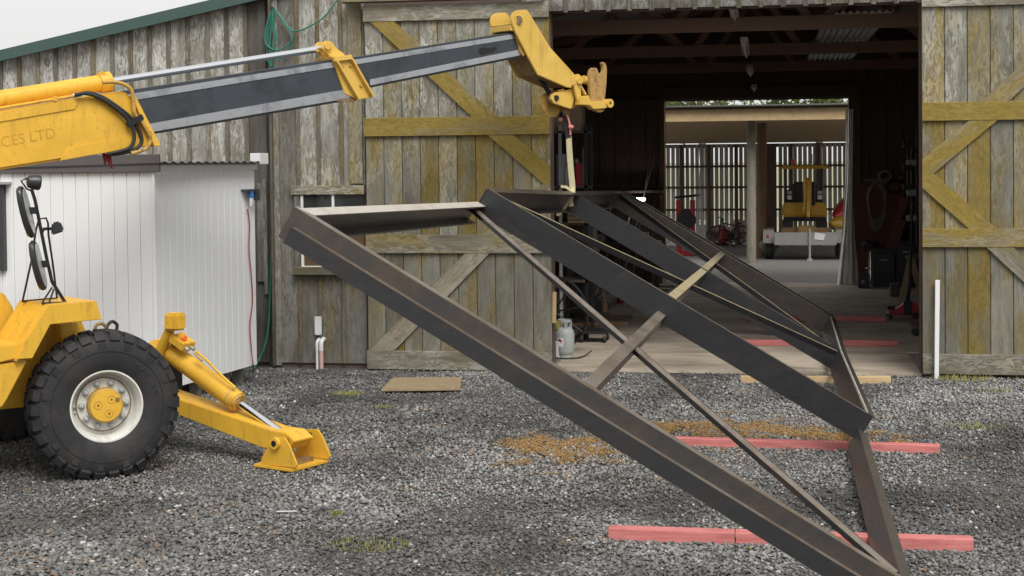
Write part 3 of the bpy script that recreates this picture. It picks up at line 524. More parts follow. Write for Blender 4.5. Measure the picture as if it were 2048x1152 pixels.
a, b = wy(630, 670, 16.47), wy(643, 633, 16.47); pt = MB().box(a.x, b.x, 16.455, 16.475, a.z, b.z).build('cover_plate', 'white_plastic', label='white cover plate screwed to the barn boards above two pipes', cat='plate', bevel=.003)
for x_ in (a.x+.012, b.x-.012):
    for z_ in (a.z+.015, b.z-.015): MB().cyl((x_, 16.456, z_), (x_, 16.449, z_), .005, n=8).build('screw', 'grey_metal', pt)
for px, m_, r_, lb in ((634, 'white_plastic', .016, 'thin white plastic pipe bending into the barn wall'), (642.5, 'pipe_pink', .024, 'thicker pink and white plastic pipe bending into the barn wall')):
    p = wy(px, 700, 16.40); pi = MB().cyl((p.x, p.y, 0), (p.x, p.y, .22), r_, n=14).build('wall_pipe', m_, label=lb, cat='pipe', smooth=True, group='wall pipes')
    MB().tube(smooth_path([(p.x, p.y, .215), (p.x, p.y, .29), (p.x+.004, p.y+.02, .325), (p.x+.004, p.y+.09, .34)]), r_*1.12, 12).build('bend', 'white_plastic', pi, smooth=True)
b0, t0 = atY(1873, 750, 16.28), atY(1875, 560, 16.335); MB().hexa([V(b0.x+i, b0.y+j, 0) for i, j in ((-.022, -.012), (.022, -.012), (.022, .012), (-.022, .012))]+[V(t0.x+i, t0.y+j, t0.z) for i, j in ((-.024, -.012), (.024, -.012), (.024, .012), (-.024, .012))]).build('white_post', 'white_plastic', label='thin white flat stake leaning on the right sliding door', cat='stake', bevel=.003)
# plywood sheet on the gravel
MB().prism([atZ(762, 783, .03), atZ(921, 781, .03), atZ(923, 757, .03), atZ(786, 758, .03)], (0, 0, .018)).build('plywood_offcut', 'plywood', label='plywood offcut lying on the gravel before the left door', cat='plywood', bevel=.002)
# ------------------------------------------------------------------ timber bearers
def bearer(a, b, h_, w_, mat, label, grp=None, z=0.0):
    p, q = atZ(*a, z), atZ(*b, z); d = (q-p).normalized(); pn = V(-d.y, d.x, 0); up = V(0, 0, h_/2)
    return plank('timber_bearer', p+pn*w_/2+up, q+pn*w_/2+up, h_, w_, pn, mat, None, label=label, cat='timber', group=grp)
bearer((1217, 1082), (1469, 1091), .078, .10, 'pink_timber', 'left half of the nearest pink timber bearer on the gravel', 'pink bearers'); bearer((1472, 1091), (1947, 1105), .078, .10, 'pink_timber', 'right half of the nearest pink timber bearer, under the low end of the frame', 'pink bearers')
bearer((1345, 893), (1880, 909), .07, .095, 'pink_timber', 'pink timber bearer lying across the sawdust patch', 'pink bearers'); bearer((1482, 767), (1782, 768), .075, .095, 'new_pine', 'plain pale timber bearer at the barn threshold')
bearer((1480, 691), (1796, 693), .07, .095, 'pink_timber', 'pink bearer on the barn floor, the nearer of the two inside', 'pink bearers', ZF); bearer((1488, 641), (1770, 643), .07, .095, 'pink_timber', 'dull pink bearer on the barn floor, the farther of the two inside', 'pink bearers', ZF)
# ------------------------------------------------------------------ steel roof frame, lifted on one edge
ZL = .345; DB = .14
Lp = [atZ(px, py, ZL if px < 1800 else ZL-.12) for px, py in ((1803, 1160), (1735, 827), (1681, 700), (1661, 632))]; Up = [atY(px, py, l.y) for (px, py), l in zip(((595, 418), (972, 375), (1148, 383), (1238, 381)), Lp)]
e_ = V(0, 1, 0); r_ = (Up[1]-Lp[1]).normalized(); N_ = r_.cross(e_); N_ = N_ if N_.z > 0 else -N_; N_.normalize()
fr = thing('roof_section', 'dark steel roof frame of channels and diagonal angles, one edge lifted by the crane', 'steel frame', (Lp[0].x, Lp[0].y, .08))
def member(name, p0, p1, prof, mat, side, parent=fr, label=None, dep=N_):
    """prof: closed outline (b along side, a along frame normal, top = 0)"""
    p0, p1 = Vector(p0), Vector(p1); d = (p1-p0).normalized(); s_ = Vector(side); s_ = (s_-d*s_.dot(d)).normalized(); n_ = Vector(dep); n_ = (n_-d*n_.dot(d)-s_*n_.dot(s_)).normalized(); m = len(prof)
    vv = [p+s_*b+n_*a for p in (p0, p1) for b, a in prof]
    return MB().add(vv, [tuple(range(m)), tuple(range(2*m-1, m-1, -1))]+[(i, (i+1) % m, m+(i+1) % m, m+i) for i in range(m)]).build(name, mat, parent, bevel=.0, label=label)
def chan(dp, fw, tw=.008, tf=.012): return [(0, 0), (fw, 0), (fw, -tf), (tw, -tf), (tw, -dp+tf), (fw, -dp+tf), (fw, -dp), (0, -dp)]
def angle(a, b, t=.008): return [(0, 0), (a, 0), (a, -t), (t, -t), (t, -b), (0, -b)]
nd = (Lp[0]-Up[0]).normalized()
# near rafter: upper channel with a second angle standing proud of its lower half
member('rafter', Up[0]-nd*.02, Lp[0]+nd*.05, [(0, 0), (.075, 0), (.075, -.011), (.009, -.011), (.009, -.175), (.075, -.175), (.075, -.185), (0, -.185)], 'brown_steel', e_, label='nearest rafter, rusty brown with a dark lower flange')
member('edge_angle', Up[0]+nd*.035-N_*.093, Lp[0]+nd*.06-N_*.093, [(0, 0), (0, -.010), (-.046, -.010), (-.046, -.094), (-.054, -.094), (-.054, 0)], 'lower_plate', e_); member('lit_edge', Up[0]+nd*.04-N_*.0925, Lp[0]+nd*.05-N_*.0925, [(-.001, 0), (-.052, 0), (-.052, .003), (-.001, .003)], 'lit_rusty_flange', e_)  # last strip paints the light on the ledge as a paler brown
for k_, (dp, fw) in zip((1, 2, 3), ((.225, .075), (.225, .075), (.225, .075))):
    nd = (Lp[k_]-Up[k_]).normalized(); member('rafter', Up[k_]+nd*.02, Lp[k_]+nd*.05, chan(dp, fw), 'mill_steel' if k_ < 3 else 'brown_steel', e_)
nd = (Lp[3]-Up[3]).normalized(); member('edge_angle', Up[3]+e_*.16+nd*.08+N_*.02, Lp[3]+e_*.16+nd*.05+N_*.02, chan(.12, .05), 'mill_steel', e_)
rr_ = nd
DR = N_*DB
for a, b in zip(range(3), range(1, 4)):
    dr = DR if a == 0 else V(0, 0, 0); dp = .165 if a == 0 else .225
    member('low_beam', Lp[a]+e_*(.01 if a else -.04), Lp[b]-dr-e_*.002, chan(dp, .075), 'brown_steel', rr_)
    member('top_beam', Up[a]+e_*.012, Up[b]-dr-e_*.002, chan(dp, -.075, -.008), 'brown_steel', -rr_)
    if a == 0: member('top_flange', Up[a]+e_*.012+N_*.0005, Up[b]-dr-e_*.002+N_*.0005, [(0, 0), (-.076, 0), (-.076, .004), (0, .004)], 'bright_flange', -rr_)
    else: member('flange_edge', Lp[a]+e_*.08+N_*.0005, Lp[b]-e_*.002+N_*.0005, [(-.002, -.012), (.012, -.012), (.012, .004), (-.002, .004)], 'bright_flange', rr_)
    ma, mb = Lp[a].lerp(Up[a], .515), Lp[b].lerp(Up[b], .515)-dr
    member('mid_beam', ma+e_*.08-N_*.012, mb-e_*.002-N_*.012, [(0, 0), (.075, 0), (.075, -.13), (0, -.13)], 'brown_steel', rr_)
    member('mid_flange', ma+e_*.08-N_*.0115, mb-e_*.002-N_*.0115, [(0, 0), (.075, 0), (.075, .004), (0, .004)], 'lit_rusty_flange' if a == 0 else 'gold_glint', rr_)  # thin cap colours in the lit top face of the beam
nd = (Lp[0]-Up[0]).normalized(); member('top_flange', Up[0]-nd*.018+N_*.0005, Lp[0]+nd*.048+N_*.0005, [(-.001, 0), (.076, 0), (.076, .004), (-.001, .004)], 'lit_rusty_flange', e_)
def diag(p0, p1, drop, s_=1):
    member('diagonal_brace', p0-N_*drop, p1-N_*drop, angle(.05*s_, .052, .008*s_), 'mill_steel', e_); member('lit_edge', p0-N_*(drop-.0005), p1-N_*(drop-.0005), [(0, 0), (.03*s_, 0), (.03*s_, .003), (0, .003)], 'bright_flange' if s_ < 0 else 'gold_glint', e_)  # second strip is a painted gleam along the upper edge
d0, d1 = Up[1]-DR+rr_*.03+V(-.06, -.05, 0), Lp[0]+V(.0, .13, .01); sdv = -(e_*.8+N_*.55); ndv = N_*.8-e_*.55
member('diagonal_brace', d0, d1, [(0, 0), (.04, 0), (.04, -.048), (.033, -.048), (.033, -.008), (0, -.008)], 'mill_steel', sdv, dep=ndv); member('lit_edge', d0+ndv*.0008, d1+ndv*.0008, [(.006, 0), (.037, 0), (.037, .002), (.006, .002)], 'lit_rusty_flange', sdv, dep=ndv)  # paler strip puts the lit top leg into the colour
diag(Up[1]+rr_*.12+e_*.1, Lp[2]-rr_*.03-e_*.12, .02); diag(Up[3]+rr_*.06-e_*.1, Lp[2]-rr_*.04+e_*.14, .03)
for k_ in (2, 3):
    nd = (Lp[k_]-Up[k_]).normalized(); member('lit_edge', Up[k_]+nd*(.4 if k_ == 3 else 1.2)+N_*.0005, Lp[k_]+N_*.0005-nd*.1, [(.0, 0), (.035 if k_ == 3 else .012, 0), (.035 if k_ == 3 else .012, .003), (.0, .003)], 'gold_glint' if k_ == 3 else 'lit_rusty_flange', e_)  # painted reflection along the top of the farther rafters
nd = (Lp[1]-Up[1]).normalized(); member('lit_edge', Up[1]+nd*.03+N_*.0005, Lp[1]+N_*.0005, [(.0, 0), (.03, 0), (.03, .003), (.0, .003)], 'lit_rusty_flange', e_)  # lighter strip colours in the lit top edge
nd = (Lp[3]-Up[3]).normalized(); member('lit_edge', Up[3]+e_*.16+nd*.3+N_*.0205, Lp[3]+e_*.16+N_*.0205, [(0, 0), (.04, 0), (.04, .003), (0, .003)], 'gold_glint', e_)  # second painted gold reflection on the farthest rafter
p = Lp[1].lerp(Up[1], 0.02)
# ------------------------------------------------------------------ lifting sling
TIP = atY(1131, 226, Up[2].y-.06)
SG = thing('lifting_sling', 'frayed cream webbing sling with black sleeve and pink cord holding up the frame', 'sling', (Up[2].x, Up[2].y, Up[2].z))
yS = Up[2].y-.05; sy = lambda px, py, dy=0: atY(px, py, yS+dy)
def strap(name, pts, w_, t_, mat, parent):
    pts = [Vector(p) for p in pts]; vv = []; m = len(pts)
    for i, p in enumerate(pts):
        d = (pts[min(i+1, m-1)]-pts[max(i-1, 0)]).normalized(); s_ = d.cross(V(0, 1, 0)).normalized(); ww = (w_[i] if isinstance(w_, list) else w_)/2
        for a, b in ((-1, -1), (-.4, -1.5), (.3, -.9), (1, -1.2), (1, 1), (-1, 1)): vv.append(p+s_*a*ww+V(0, 1, 0)*b*t_/2)
    return MB().add(vv, [(i*6+j, i*6+(j+1) % 6, (i+1)*6+(j+1) % 6, (i+1)*6+j) for i in range(m-1) for j in range(6)]+[tuple(range(5, -1, -1)), tuple(range((m-1)*6, m*6))]).build(name, mat, parent, smooth=True)
strap('webbing', smooth_path([sy(1137.5, 272), sy(1139, 300), sy(1142, 340), sy(1145, 372), sy(1146, 388)], 4), [.06]*4+[.062]*9+[.055]*4, .02, 'sling_cream', SG)
strap('wrap', smooth_path([sy(1146, 378, -.01), sy(1141, 392, -.05), sy(1133, 408, -.05), sy(1125, 420, -.04), sy(1114, 431, .0)], 4), [.055, .06, .06, .06, .058, .055, .05, .05, .05, .045, .045, .045, .045, .04, .04, .03, .02], .022, 'sling_cream', SG)
strap('wrap', smooth_path([sy(1146, 376, -.02), sy(1144, 388, -.06), sy(1141, 402, -.06), sy(1143, 413, -.05)], 4), .05, .02, 'sling_cream', SG)
strap('wrap', [sy(1122, 373, .02), sy(1132, 374, -.02), sy(1143, 381, -.03)], .035, .03, 'sling_cream', SG)
strap('sleeve', [sy(1131, 232, .0), sy(1133, 252), sy(1137, 276)], [.05, .048, .06], .03, 'sling_black', SG); strap('sleeve', [sy(1122, 224, .05), sy(1122, 238, .05)], [.04, .04], .03, 'sling_black', SG)
MB().tube(smooth_path([sy(1134, 230, -.02), sy(1138, 242, -.03), sy(1140, 256, -.03), sy(1141, 270, -.02)]), .011, 8).build('cord', 'rope_pink', SG, smooth=True)
for a, b, dy in ((1142, 254, -.04), (1122, 239, .02)): MB().ball(sy(a, b, dy), .026, 8, (1.2, 1, .9)).build('knot', 'rope_pink', SG, smooth=True)
# ------------------------------------------------------------------ crane
W0 = atZ(207, 951, 0); AZ = 50.0; h_ = V(math.cos(R(AZ)), math.sin(R(AZ)), 0); n_ = V(math.sin(R(AZ)), -math.cos(R(AZ)), 0); UPZ = V(0, 0, 1)
OF = W0+n_*.15
crane = thing('mobile_crane', 'yellow mobile crane with telescopic boom reaching over to the barn door', 'crane', (W0-n_*1.1).xy.to_3d())
Y_, HY = 'crane_yellow', 'head_yellow'
# wheel
AW = 37.0; aw = V(math.sin(R(AW)), -math.cos(R(AW)), 0); RT = .562; WC = W0+UPZ*RT-V(0, 0, .008)
def wheel(parent, c, ax, full=True):
    u = UPZ; t_ = ax.cross(u)
    P3 = lambda r, th, a: c+(u*math.cos(th)+t_*math.sin(th))*r+ax*a
    rim = MB().lathe([(.268, .15), (.278, .165), (.262, .165), (.250, .14), (.238, .10), (.232, .02), (.212, .03), (.205, .046), (.190, .05), (.08, .05), (.08, -.05), (.19, -.06), (.24, -.12), (.278, -.15)], c, ax, 56, closed=True).build('wheel', 'rim_white', parent, smooth=True)
    ty = MB(); pr = [(.262, .158), (.30, .182), (.36, .196), (.43, .198), (.485, .186), (.520, .165), (.536, .135), (.540, 0), (.536, -.135), (.520, -.165), (.485, -.186), (.40, -.197), (.30, -.182), (.262, -.158)]
    ty.lathe(pr, c, ax, 72, closed=True)
    nl = 30
    for k in range(nl):
        th = 2*math.pi*k/nl; dth = 2*math.pi/nl
        for sgn in (1, -1):
            o = .0 if sgn > 0 else .5*dth; q = []
            # shoulder block, wrapping onto the sidewall
            for (r0, a0, r1, a1, f0, f1) in ((.556, .085, .545, .165, .08, .70), (.545, .165, .50, .192, .05, .74)):
                q = [P3(r0-.03, th+o+dth*f0, sgn*a0), P3(r0-.03, th+o+dth*f1, sgn*a0), P3(r1-.03, th+o+dth*f1, sgn*(a1-.02)), P3(r1-.03, th+o+dth*f0, sgn*(a1-.02)), P3(r0+.008, th+o+dth*f0, sgn*a0), P3(r0+.008, th+o+dth*f1, sgn*a0), P3(r1+.008, th+o+dth*f1, sgn*a1), P3(r1+.008, th+o+dth*f0, sgn*a1)]; ty.hexa(q)
            q = [P3(r_, th+o+dth*(f+sk), sgn*a) for r_ in (.52, .564) for f, a, sk in ((.1, .008, 0), (.66, .008, 0), (.66, .075, .25), (.1, .075, .25))]; ty.hexa(q)
            if k % 2 == 0:
                q = [P3(r_, th+o+dth*f, sgn*a_) for a_ in (.17, .199) for r_, f in ((.44, .1), (.485, .1), (.485, .62), (.44, .62))]; ty.hexa(q)
    ty.lathe([(.415, .190), (.42, .203), (.425, .190)], c, ax, 56, closed=True); ty.build('tyre', 'tyre_rubber', rim, smooth=True)
    MB().lathe([(.208, .036), (.208, .05), (.200, .052), (.198, .036)], c, ax, 48, closed=True).build('lock_ring', 'grimy_yellow', rim, smooth=True)
    MB().lathe([(.132, -.02), (.132, .125), (.118, .14), (.0, .12)], c, ax, 36).build('hub', 'worn_yellow', rim, smooth=True)
    hc = MB().lathe([(.117, .138), (.117, .143), (.0, .145)], c, ax, 36).build('hub_cap', Y_, rim, smooth=True)
    for k in range(3):
        th = R(80+k*120); o = c+(u*math.cos(th)+t_*math.sin(th))*.062+ax*.143
        MB().lathe([(.030, 0), (.031, .004), (.027, .004), (.026, .0)], o, ax, 20, closed=True).build('cap_ring', 'worn_yellow', rim, smooth=True); MB().cyl(o, o+ax*.008, .006, n=8).build('cap_bolt', 'black_metal', rim)
    MB().cyl(P3(.095, R(-62), .12), P3(.095, R(-62), .153), .017, n=6).build('drain_plug', 'grimy_yellow', rim)
    for k in range(10):
        th = R(18+36*k); o = P3(.168, th, .048); nu = MB().lathe([(.027, 0), (.027, .012), (.018, .014), (.018, .034), (.010, .036), (.010, .052), (.0, .054)], o, ax, 12); nu.build('wheel_nut', 'galv', rim, smooth=True)
    for s_ in (-1, 1): MB().obox(P3(.215, R(96)+s_*.10, .03), t_*.035, u*.004, ax*.02).build('rim_clamp', 'rim_white', rim)
    MB().cyl(P3(.215, R(96)-.09, .03), P3(.215, R(96)+.09, .03), .011, n=8).build('clamp_bolt', 'galv', rim)
    return rim
def text_mesh(txt, size, ext):
    cu = bpy.data.curves.new('lettering', 'FONT'); cu.body = txt; cu.size = size; cu.extrude = ext; cu.align_x = 'CENTER'; cu.align_y = 'CENTER'; o = bpy.data.objects.new('tmp', cu); C.objects.link(o)
    me = bpy.data.meshes.new_from_object(o.evaluated_get(bpy.context.evaluated_depsgraph_get())); bpy.data.objects.remove(o); return me
def letter(txt, size, ext, c, right, up, mat, parent):
    me = text_mesh(txt, size, ext); r_ = Vector(right).normalized(); u_ = Vector(up); u_ = (u_-r_*u_.dot(r_)).normalized(); M4 = Matrix((r_, u_, r_.cross(u_))).transposed().to_4x4(); M4.translation = Vector(c)-loc_of(parent); me.transform(M4)
    me.materials.clear(); me.materials.append(M[mat]); o = bpy.data.objects.new('lettering', me); C.objects.link(o); o.parent = parent; LOC[o.name] = loc_of(parent); return o
wh = wheel(crane, WC, aw)
tw = UPZ.cross(aw)*-1; tw = aw.cross(UPZ)*-1   # rightwards on the wheel face
rt = V(math.cos(R(AW)), math.sin(R(AW)), 0)
for i, ch_ in enumerate('MPT 80'):
    if ch_ == ' ': continue
    th = R(38+i*7.6); rad = rt*math.sin(th)+UPZ*math.cos(th); tan = rt*math.cos(th)-UPZ*math.sin(th); letter(ch_, .055, .004, WC+rad*.375+aw*.199, tan, rad, 'dark_frame', wh)
wheel(crane, WC-n_*2.0, -aw)
MB().cyl(WC-n_*.1, WC-n_*1.9, .12, n=16).build('axle', 'grimy_yellow', crane, smooth=True)
# body
fp = lambda px, py, d=0.0: pl(px, py, OF, AZ, d); g = lambda x, y: (x/5.008, 570+y/5.008); gp = lambda x, y, d=0.0: fp(*g(x, y), d)
FW = .55
fd = MB().prism([gp(a, b) for a, b in ((495, 200), (965, 160), (1020, 345), (505, 395), (325, 735), (165, 745), (245, 575))], -n_*.02).build('mudguard', Y_, crane, bevel=.004)
def plate(p, q, name, wd=FW, t=V(0, 0, -.012), m=Y_): return MB().prism([p, q, q-n_*wd, p-n_*wd], t).build(name, m, fd, bevel=.003)
plate(gp(495, 199, -.003), gp(965, 159, -.003), 'top_plate'); plate(gp(493, 201, -.003), gp(167, 743, -.003), 'sloping_plate', t=V(0, 0, -.02)); plate(gp(966, 162, -.003), gp(1020, 344, -.003), 'front_plate', t=-h_*.012)
MB().prism([fp(*g(a, b), -.05) for a, b in ((-1500, 720), (0, 603), (242, 590), (168, 742), (0, 782), (-1500, 900))], -n_*.62).build('step_box', Y_, crane, bevel=.01)
MB().prism([fp(*g(a, b), -.06) for a, b in ((-1500, 920), (0, 795), (278, 757), (75, 1145), (20, 1230), (-1500, 1330))], -n_*.5).build('side_tank', Y_, crane, bevel=.01)
MB().prism([fp(*g(a, b), -.60) for a, b in ((-1500, 150), (0, 78), (48, 84), (135, 230), (150, 560), (-1500, 640))], -n_*.9).build('engine_cover', Y_, crane, bevel=.012)
MB().prism([fp(*g(a, b), -.58) for a, b in ((-1500, 640), (230, 560), (440, 300), (800, 290), (830, 520), (720, 620), (560, 760), (460, 1200), (-1500, 1400))], -n_*.06).build('inner_guard', Y_, crane, bevel=.004)
for a, b in (((640, 385), (660, 560)), ((735, 375), (800, 520))): 
    p, q = fp(*g(*a), -.50), fp(*g(*b), -.50); MB().bar(p, q, .1, .08, n_).build('guard_strut', Y_, crane, bevel=.004)
c0 = (W0-n_*1.05).xy.to_3d()
MB().obox(c0-h_*1.4+UPZ*.70, h_*1.95, n_*.42, UPZ*.17).build('chassis', 'grimy_yellow', crane, bevel=.01); MB().obox(c0+h_*.6+UPZ*.60, h_*.07, n_*.5, UPZ*.14).build('front_beam', 'grimy_yellow', crane, bevel=.01)
MB().obox(c0-h_*2.0+UPZ*1.25, h_*1.3, n_*.35, UPZ*.4).build('cab_base', Y_, crane, bevel=.02)
MB().obox(c0-h_*.6+UPZ*1.3, h_*.12, n_*.3, UPZ*.5).build('boom_support', 'grimy_yellow', crane, bevel=.01)
# hoses behind the tyre
for pts, m_ in ((((188, 668), (192, 652), (203, 647), (213, 655), (216, 668)), 'grimy_yellow'), (((212, 666), (214, 653), (224, 643), (234, 650), (231, 664), (222, 672)), 'black_rubber')): MB().tube(smooth_path([fp(a, b, -.7) for a, b in pts]), .014, 8).build('hose', m_, crane, smooth=True)
# mirrors on their stand
ms = lambda px, py, d=-.16: fp(px, py, d)
stand = MB().tube([ms(131, 606), ms(104, 563), ms(93, 515), ms(84, 470), ms(70, 400), ms(63, 378)], .013, 8).build('mirror_stand', 'black_metal', crane, smooth=True)
for pts, r_ in ((((45, 603, -.42), (62, 525, -.38), (72, 460, -.30), (78, 438, -.2), (92, 436, -.18), (96, 446, -.18), (97, 470, -.2), (106, 530, -.22), (114, 596, -.3)), .008), (((45, 603, -.42), (114, 597, -.42)), .009), (((84, 606, -.1), (104, 575, -.14)), .007), (((98, 606, -.1), (108, 578, -.14)), .007), (((84, 607, -.1), (136, 606, -.1)), .009)):
    MB().tube([ms(*p) for p in pts], r_, 6).build('stay', 'black_metal', stand, smooth=True)
vd = (W0-CP).xy.to_3d().normalized()
def mirror(a, b, d):
    p, q = ms(*a, d), ms(*b, d); c = (p+q)/2; L_ = (q-p).length/2; lu = (q-p).normalized(); th_ = lu.cross(vd).normalized(); wv = (vd*.99+th_*.16).normalized(); tn = lu.cross(wv).normalized(); mbm = MB(); vv = []; ns = 28
    for s_, k_ in ((-.5, .72), (-.35, .93), (0, 1.0), (.35, .98), (.5, .9)):
        for i in range(ns):
            t = 2*math.pi*i/ns; cx_, sx_ = math.copysign(abs(math.cos(t))**.75, math.cos(t)), math.copysign(abs(math.sin(t))**.75, math.sin(t)); vv.append(c+lu*L_*cx_*k_+wv*.105*sx_*k_+tn*.05*s_)
    m_ = mbm.add(vv, [(r*ns+i, r*ns+(i+1) % ns, (r+1)*ns+(i+1) % ns, (r+1)*ns+i) for r in range(4) for i in range(ns)]+[tuple(range(ns-1, -1, -1)), tuple(range(4*ns, 5*ns))]).build('mirror', 'black_plastic', crane, smooth=True)
    g_ = [c+lu*L_*.86*math.cos(2*math.pi*i/ns)+wv*.088*math.sin(2*math.pi*i/ns)+tn*.0255 for i in range(ns)]; MB().add(g_+[p_+tn*.002 for p_ in g_], [tuple(range(ns)), tuple(range(2*ns-1, ns-1, -1))]+[(i, (i+1) % ns, ns+(i+1) % ns, ns+i) for i in range(ns)]).build('glass', 'mirror_glass', m_)
mirror((38, 372), (64, 476), -.14); mirror((63, 481), (87, 581), -.14)
for pxy in ((72, 421), (97, 528)): MB().bar(ms(pxy[0]-16, pxy[1], -.15), ms(pxy[0], pxy[1], -.15), .03, .05).build('mirror_clamp', 'black_metal', stand, bevel=.004)
p = ms(70, 364, -.2); lm = MB().lathe([(.02, -.06), (.045, -.05), (.058, -.01), (.06, .03), (.05, .04), (0, .04)], p, (rt*.9-UPZ*.1), 20).build('work_lamp', 'black_plastic', crane, smooth=True); MB().tube([p-rt*.05+UPZ*.03, p-rt*.1+UPZ*.01, p-rt*.06-UPZ*.05, ms(64, 382, -.18)], .007, 6).build('lamp_bracket', 'black_metal', lm)
p = ms(115, 457, -.18); lm = MB().hexa([p+rt*a+UPZ*b+vd*c for a, b, c in ((-.045, -.05, -.06), (.05, -.02, -.06), (.05, -.02, .06), (-.045, -.05, .06), (-.04, .045, -.06), (.02, .055, -.06), (.02, .055, .06), (-.04, .045, .06))]).build('work_lamp', 'black_plastic', crane, bevel=.012); MB().tube([p-rt*.04, p-rt*.1, ms(84, 465)], .012, 6).build('lamp_bracket', 'black_metal', lm)
# outrigger
FO = atZ(583, 934, 0); AO = -24.0; on = V(math.sin(R(AO)), -math.cos(R(AO)), 0); oh = V(math.cos(R(AO)), math.sin(R(AO)), 0); op = lambda px, py, d=0.0: pl(px, py, FO, AO, d)
ou = MB().prism([op(a, b, .11) for a, b in ((290, 775), (355, 798), (485, 841), (540, 861), (572, 866), (590, 883), (575, 900), (525, 896), (354, 829), (290, 805))], -on*.22).build('outrigger', Y_, crane, bevel=.006)
MB().cyl(op(322, 690), op(476, 804), .083, n=28).build('cylinder', Y_, ou, smooth=True); MB().cyl(op(463, 794), op(479, 806), .086, .07, n=28).build('gland', 'worn_yellow', ou, smooth=True); MB().cyl(op(476, 804), op(566, 868), .032, n=20).build('piston_rod', 'chrome', ou, smooth=True)
MB().tube(smooth_path([op(393, 703, .07), op(415, 722, .07), op(440, 748, .06), op(462, 768, .05), op(471, 776, .04)]), .011, 8).build('pipe', Y_, ou, smooth=True); MB().tube([op(388, 706, .08), op(404, 722, .08)], .009, 8).build('pipe', 'worn_yellow', ou, smooth=True)
q = op(362, 690, .05); ax_ = (op(476, 804)-op(322, 690)).normalized(); up_ = on.cross(ax_); up_ = up_ if up_.z > 0 else -up_
MB().obox(q+up_*.03, ax_*.085, on*.07, up_*.035).build('valve_block', Y_, ou, bevel=.006)
for k_ in (-1, 1): MB().cyl(q+ax_*.085+on*.03*k_+up_*.02, q+ax_*.12+on*.03*k_+up_*.02, .016, n=6).build('fitting', 'galv', ou)
MB().obox(op(318, 765, -.02), oh*.12, on*.16, UPZ*.2).build('outrigger_bracket', 'black_metal', crane, bevel=.01)
MB().cyl(op(312, 696, .1), op(312, 696, -.1), .07, n=20).build('pivot', Y_, ou, smooth=True)
ft = MB().obox(FO+UPZ*.03, oh*.20, on*.215, UPZ*.012).build('outrigger_foot', Y_, crane, bevel=.004)
poly = [op(a, b, .2) for a, b in ((522, 917), (546, 874), (569, 875), (579, 892), (594, 930), (590, 936), (522, 934))]; zmin = min(p.z for p in poly); poly = [V(p.x, p.y, max(p.z, .04)) for p in poly]
for k_ in (0, -.385): MB().prism([p+on*k_ for p in poly], -on*.016).build('side_plate', Y_, ft, bevel=.003)
pc = op(553, 886, .2); MB().cyl(pc+on*.035, pc-on*.42, .024, n=16).build('pin', 'black_metal', ft, smooth=True); MB().lathe([(.024, 0), (.045, 0), (.045, .03), (.024, .03)], pc+on*.002, on, 24, closed=True).build('boss', Y_, ft, smooth=True); MB().cyl(pc-on*.09, pc-on*.30, .058, n=24).build('pivot_tube', Y_, ft, smooth=True)
MB().obox(FO+UPZ*.05-on*.02+oh*.08, oh*.05, on*.1, UPZ*.025).build('stop_block', 'grimy_yellow', ft, bevel=.004)
# lamp post at the outrigger root
lp = MB().cyl(op(316, 712, .1), op(339, 662, .1), .042, n=16).build('lamp_post', Y_, crane, smooth=True)
q = op(350, 643, .1); b1_ = V(.93, -.36, 0); b2_ = V(-.36, -.93, 0); MB().obox(q, b1_*.074, b2_*.065, UPZ*.072+b1_*.004).build('headlamp_box', Y_, lp, bevel=.018)
q = op(364, 676, .08); MB().obox(q, b1_*.022, b2_*.03, UPZ*.045).build('indicator', Y_, lp, bevel=.008); MB().cyl(q+b1_*.02, q+b1_*.038, .03, .022, n=14).build('indicator_lens', 'orange_lens', lp, smooth=True); MB().ball(op(350, 684, .02), .035, 8).build('rubber_boot', 'black_rubber', lp, smooth=True)
# boom
Bq = atY(0, 275, 11.35); d_ = (TIP-Bq).xy.to_3d(); AB = math.degrees(math.atan2(d_.y, d_.x)); nb_ = V(math.sin(R(AB)), -math.cos(R(AB)), 0)
bp = lambda px, py, d=0.0: pl(px, py, TIP, AB, d)
def slab(name, pts, d, wd, mat, parent, bevel=.006, back=0.0, **kw): return MB().prism([bp(a, b, d)-nb_*back for a, b in pts], -nb_*wd).build(name, mat, parent, bevel=bevel, **kw)
bm_ = slab('main_boom', [(-420, 291), (0, 222), (250, 181), (268, 200), (318, 289), (180, 311), (120, 321), (0, 340), (-420, 408)], .2, .40, Y_, crane, .02)
slab('stiffener', [(-420, 292), (157, 197), (156, 208), (150, 219), (-420, 316)], .21, .011, Y_, bm_, .005); slab('stiffener', [(120, 322), (131, 300), (142, 294), (254, 273), (300, 283), (308, 290), (180, 311)], .209, .010, Y_, bm_, .004)
slab('collar', [(263, 192), (271, 191), (320, 287), (321, 292), (309, 293)], .235, .47, Y_, bm_, .004)
bd = (bp(250, 181, .2)-bp(0, 222, .2)).normalized(); letter('ICES LTD', .124, .0015, bp(53, 276, .2005), bd, UPZ, 'ghost_yellow', bm_)
for pts, r_, m_, d in ((((150, 190), (172, 187), (200, 196), (228, 214), (253, 236), (266, 258), (268, 280), (258, 296), (238, 303), (215, 308)), .016, 'black_rubber', .245), (((160, 188), (180, 186), (208, 196), (238, 216), (262, 236), (279, 262), (283, 284), (270, 299), (246, 306), (222, 309)), .016, 'black_rubber', .225), (((205, 165), (228, 164), (248, 169), (263, 181), (267, 205), (270, 228), (285, 246), (299, 270), (299, 288), (286, 300), (262, 307)), .017, 'worn_yellow', .24)):
    MB().tube(smooth_path([bp(a, b, d) for a, b in pts]), r_, 10).build('hose', m_, bm_, smooth=True)
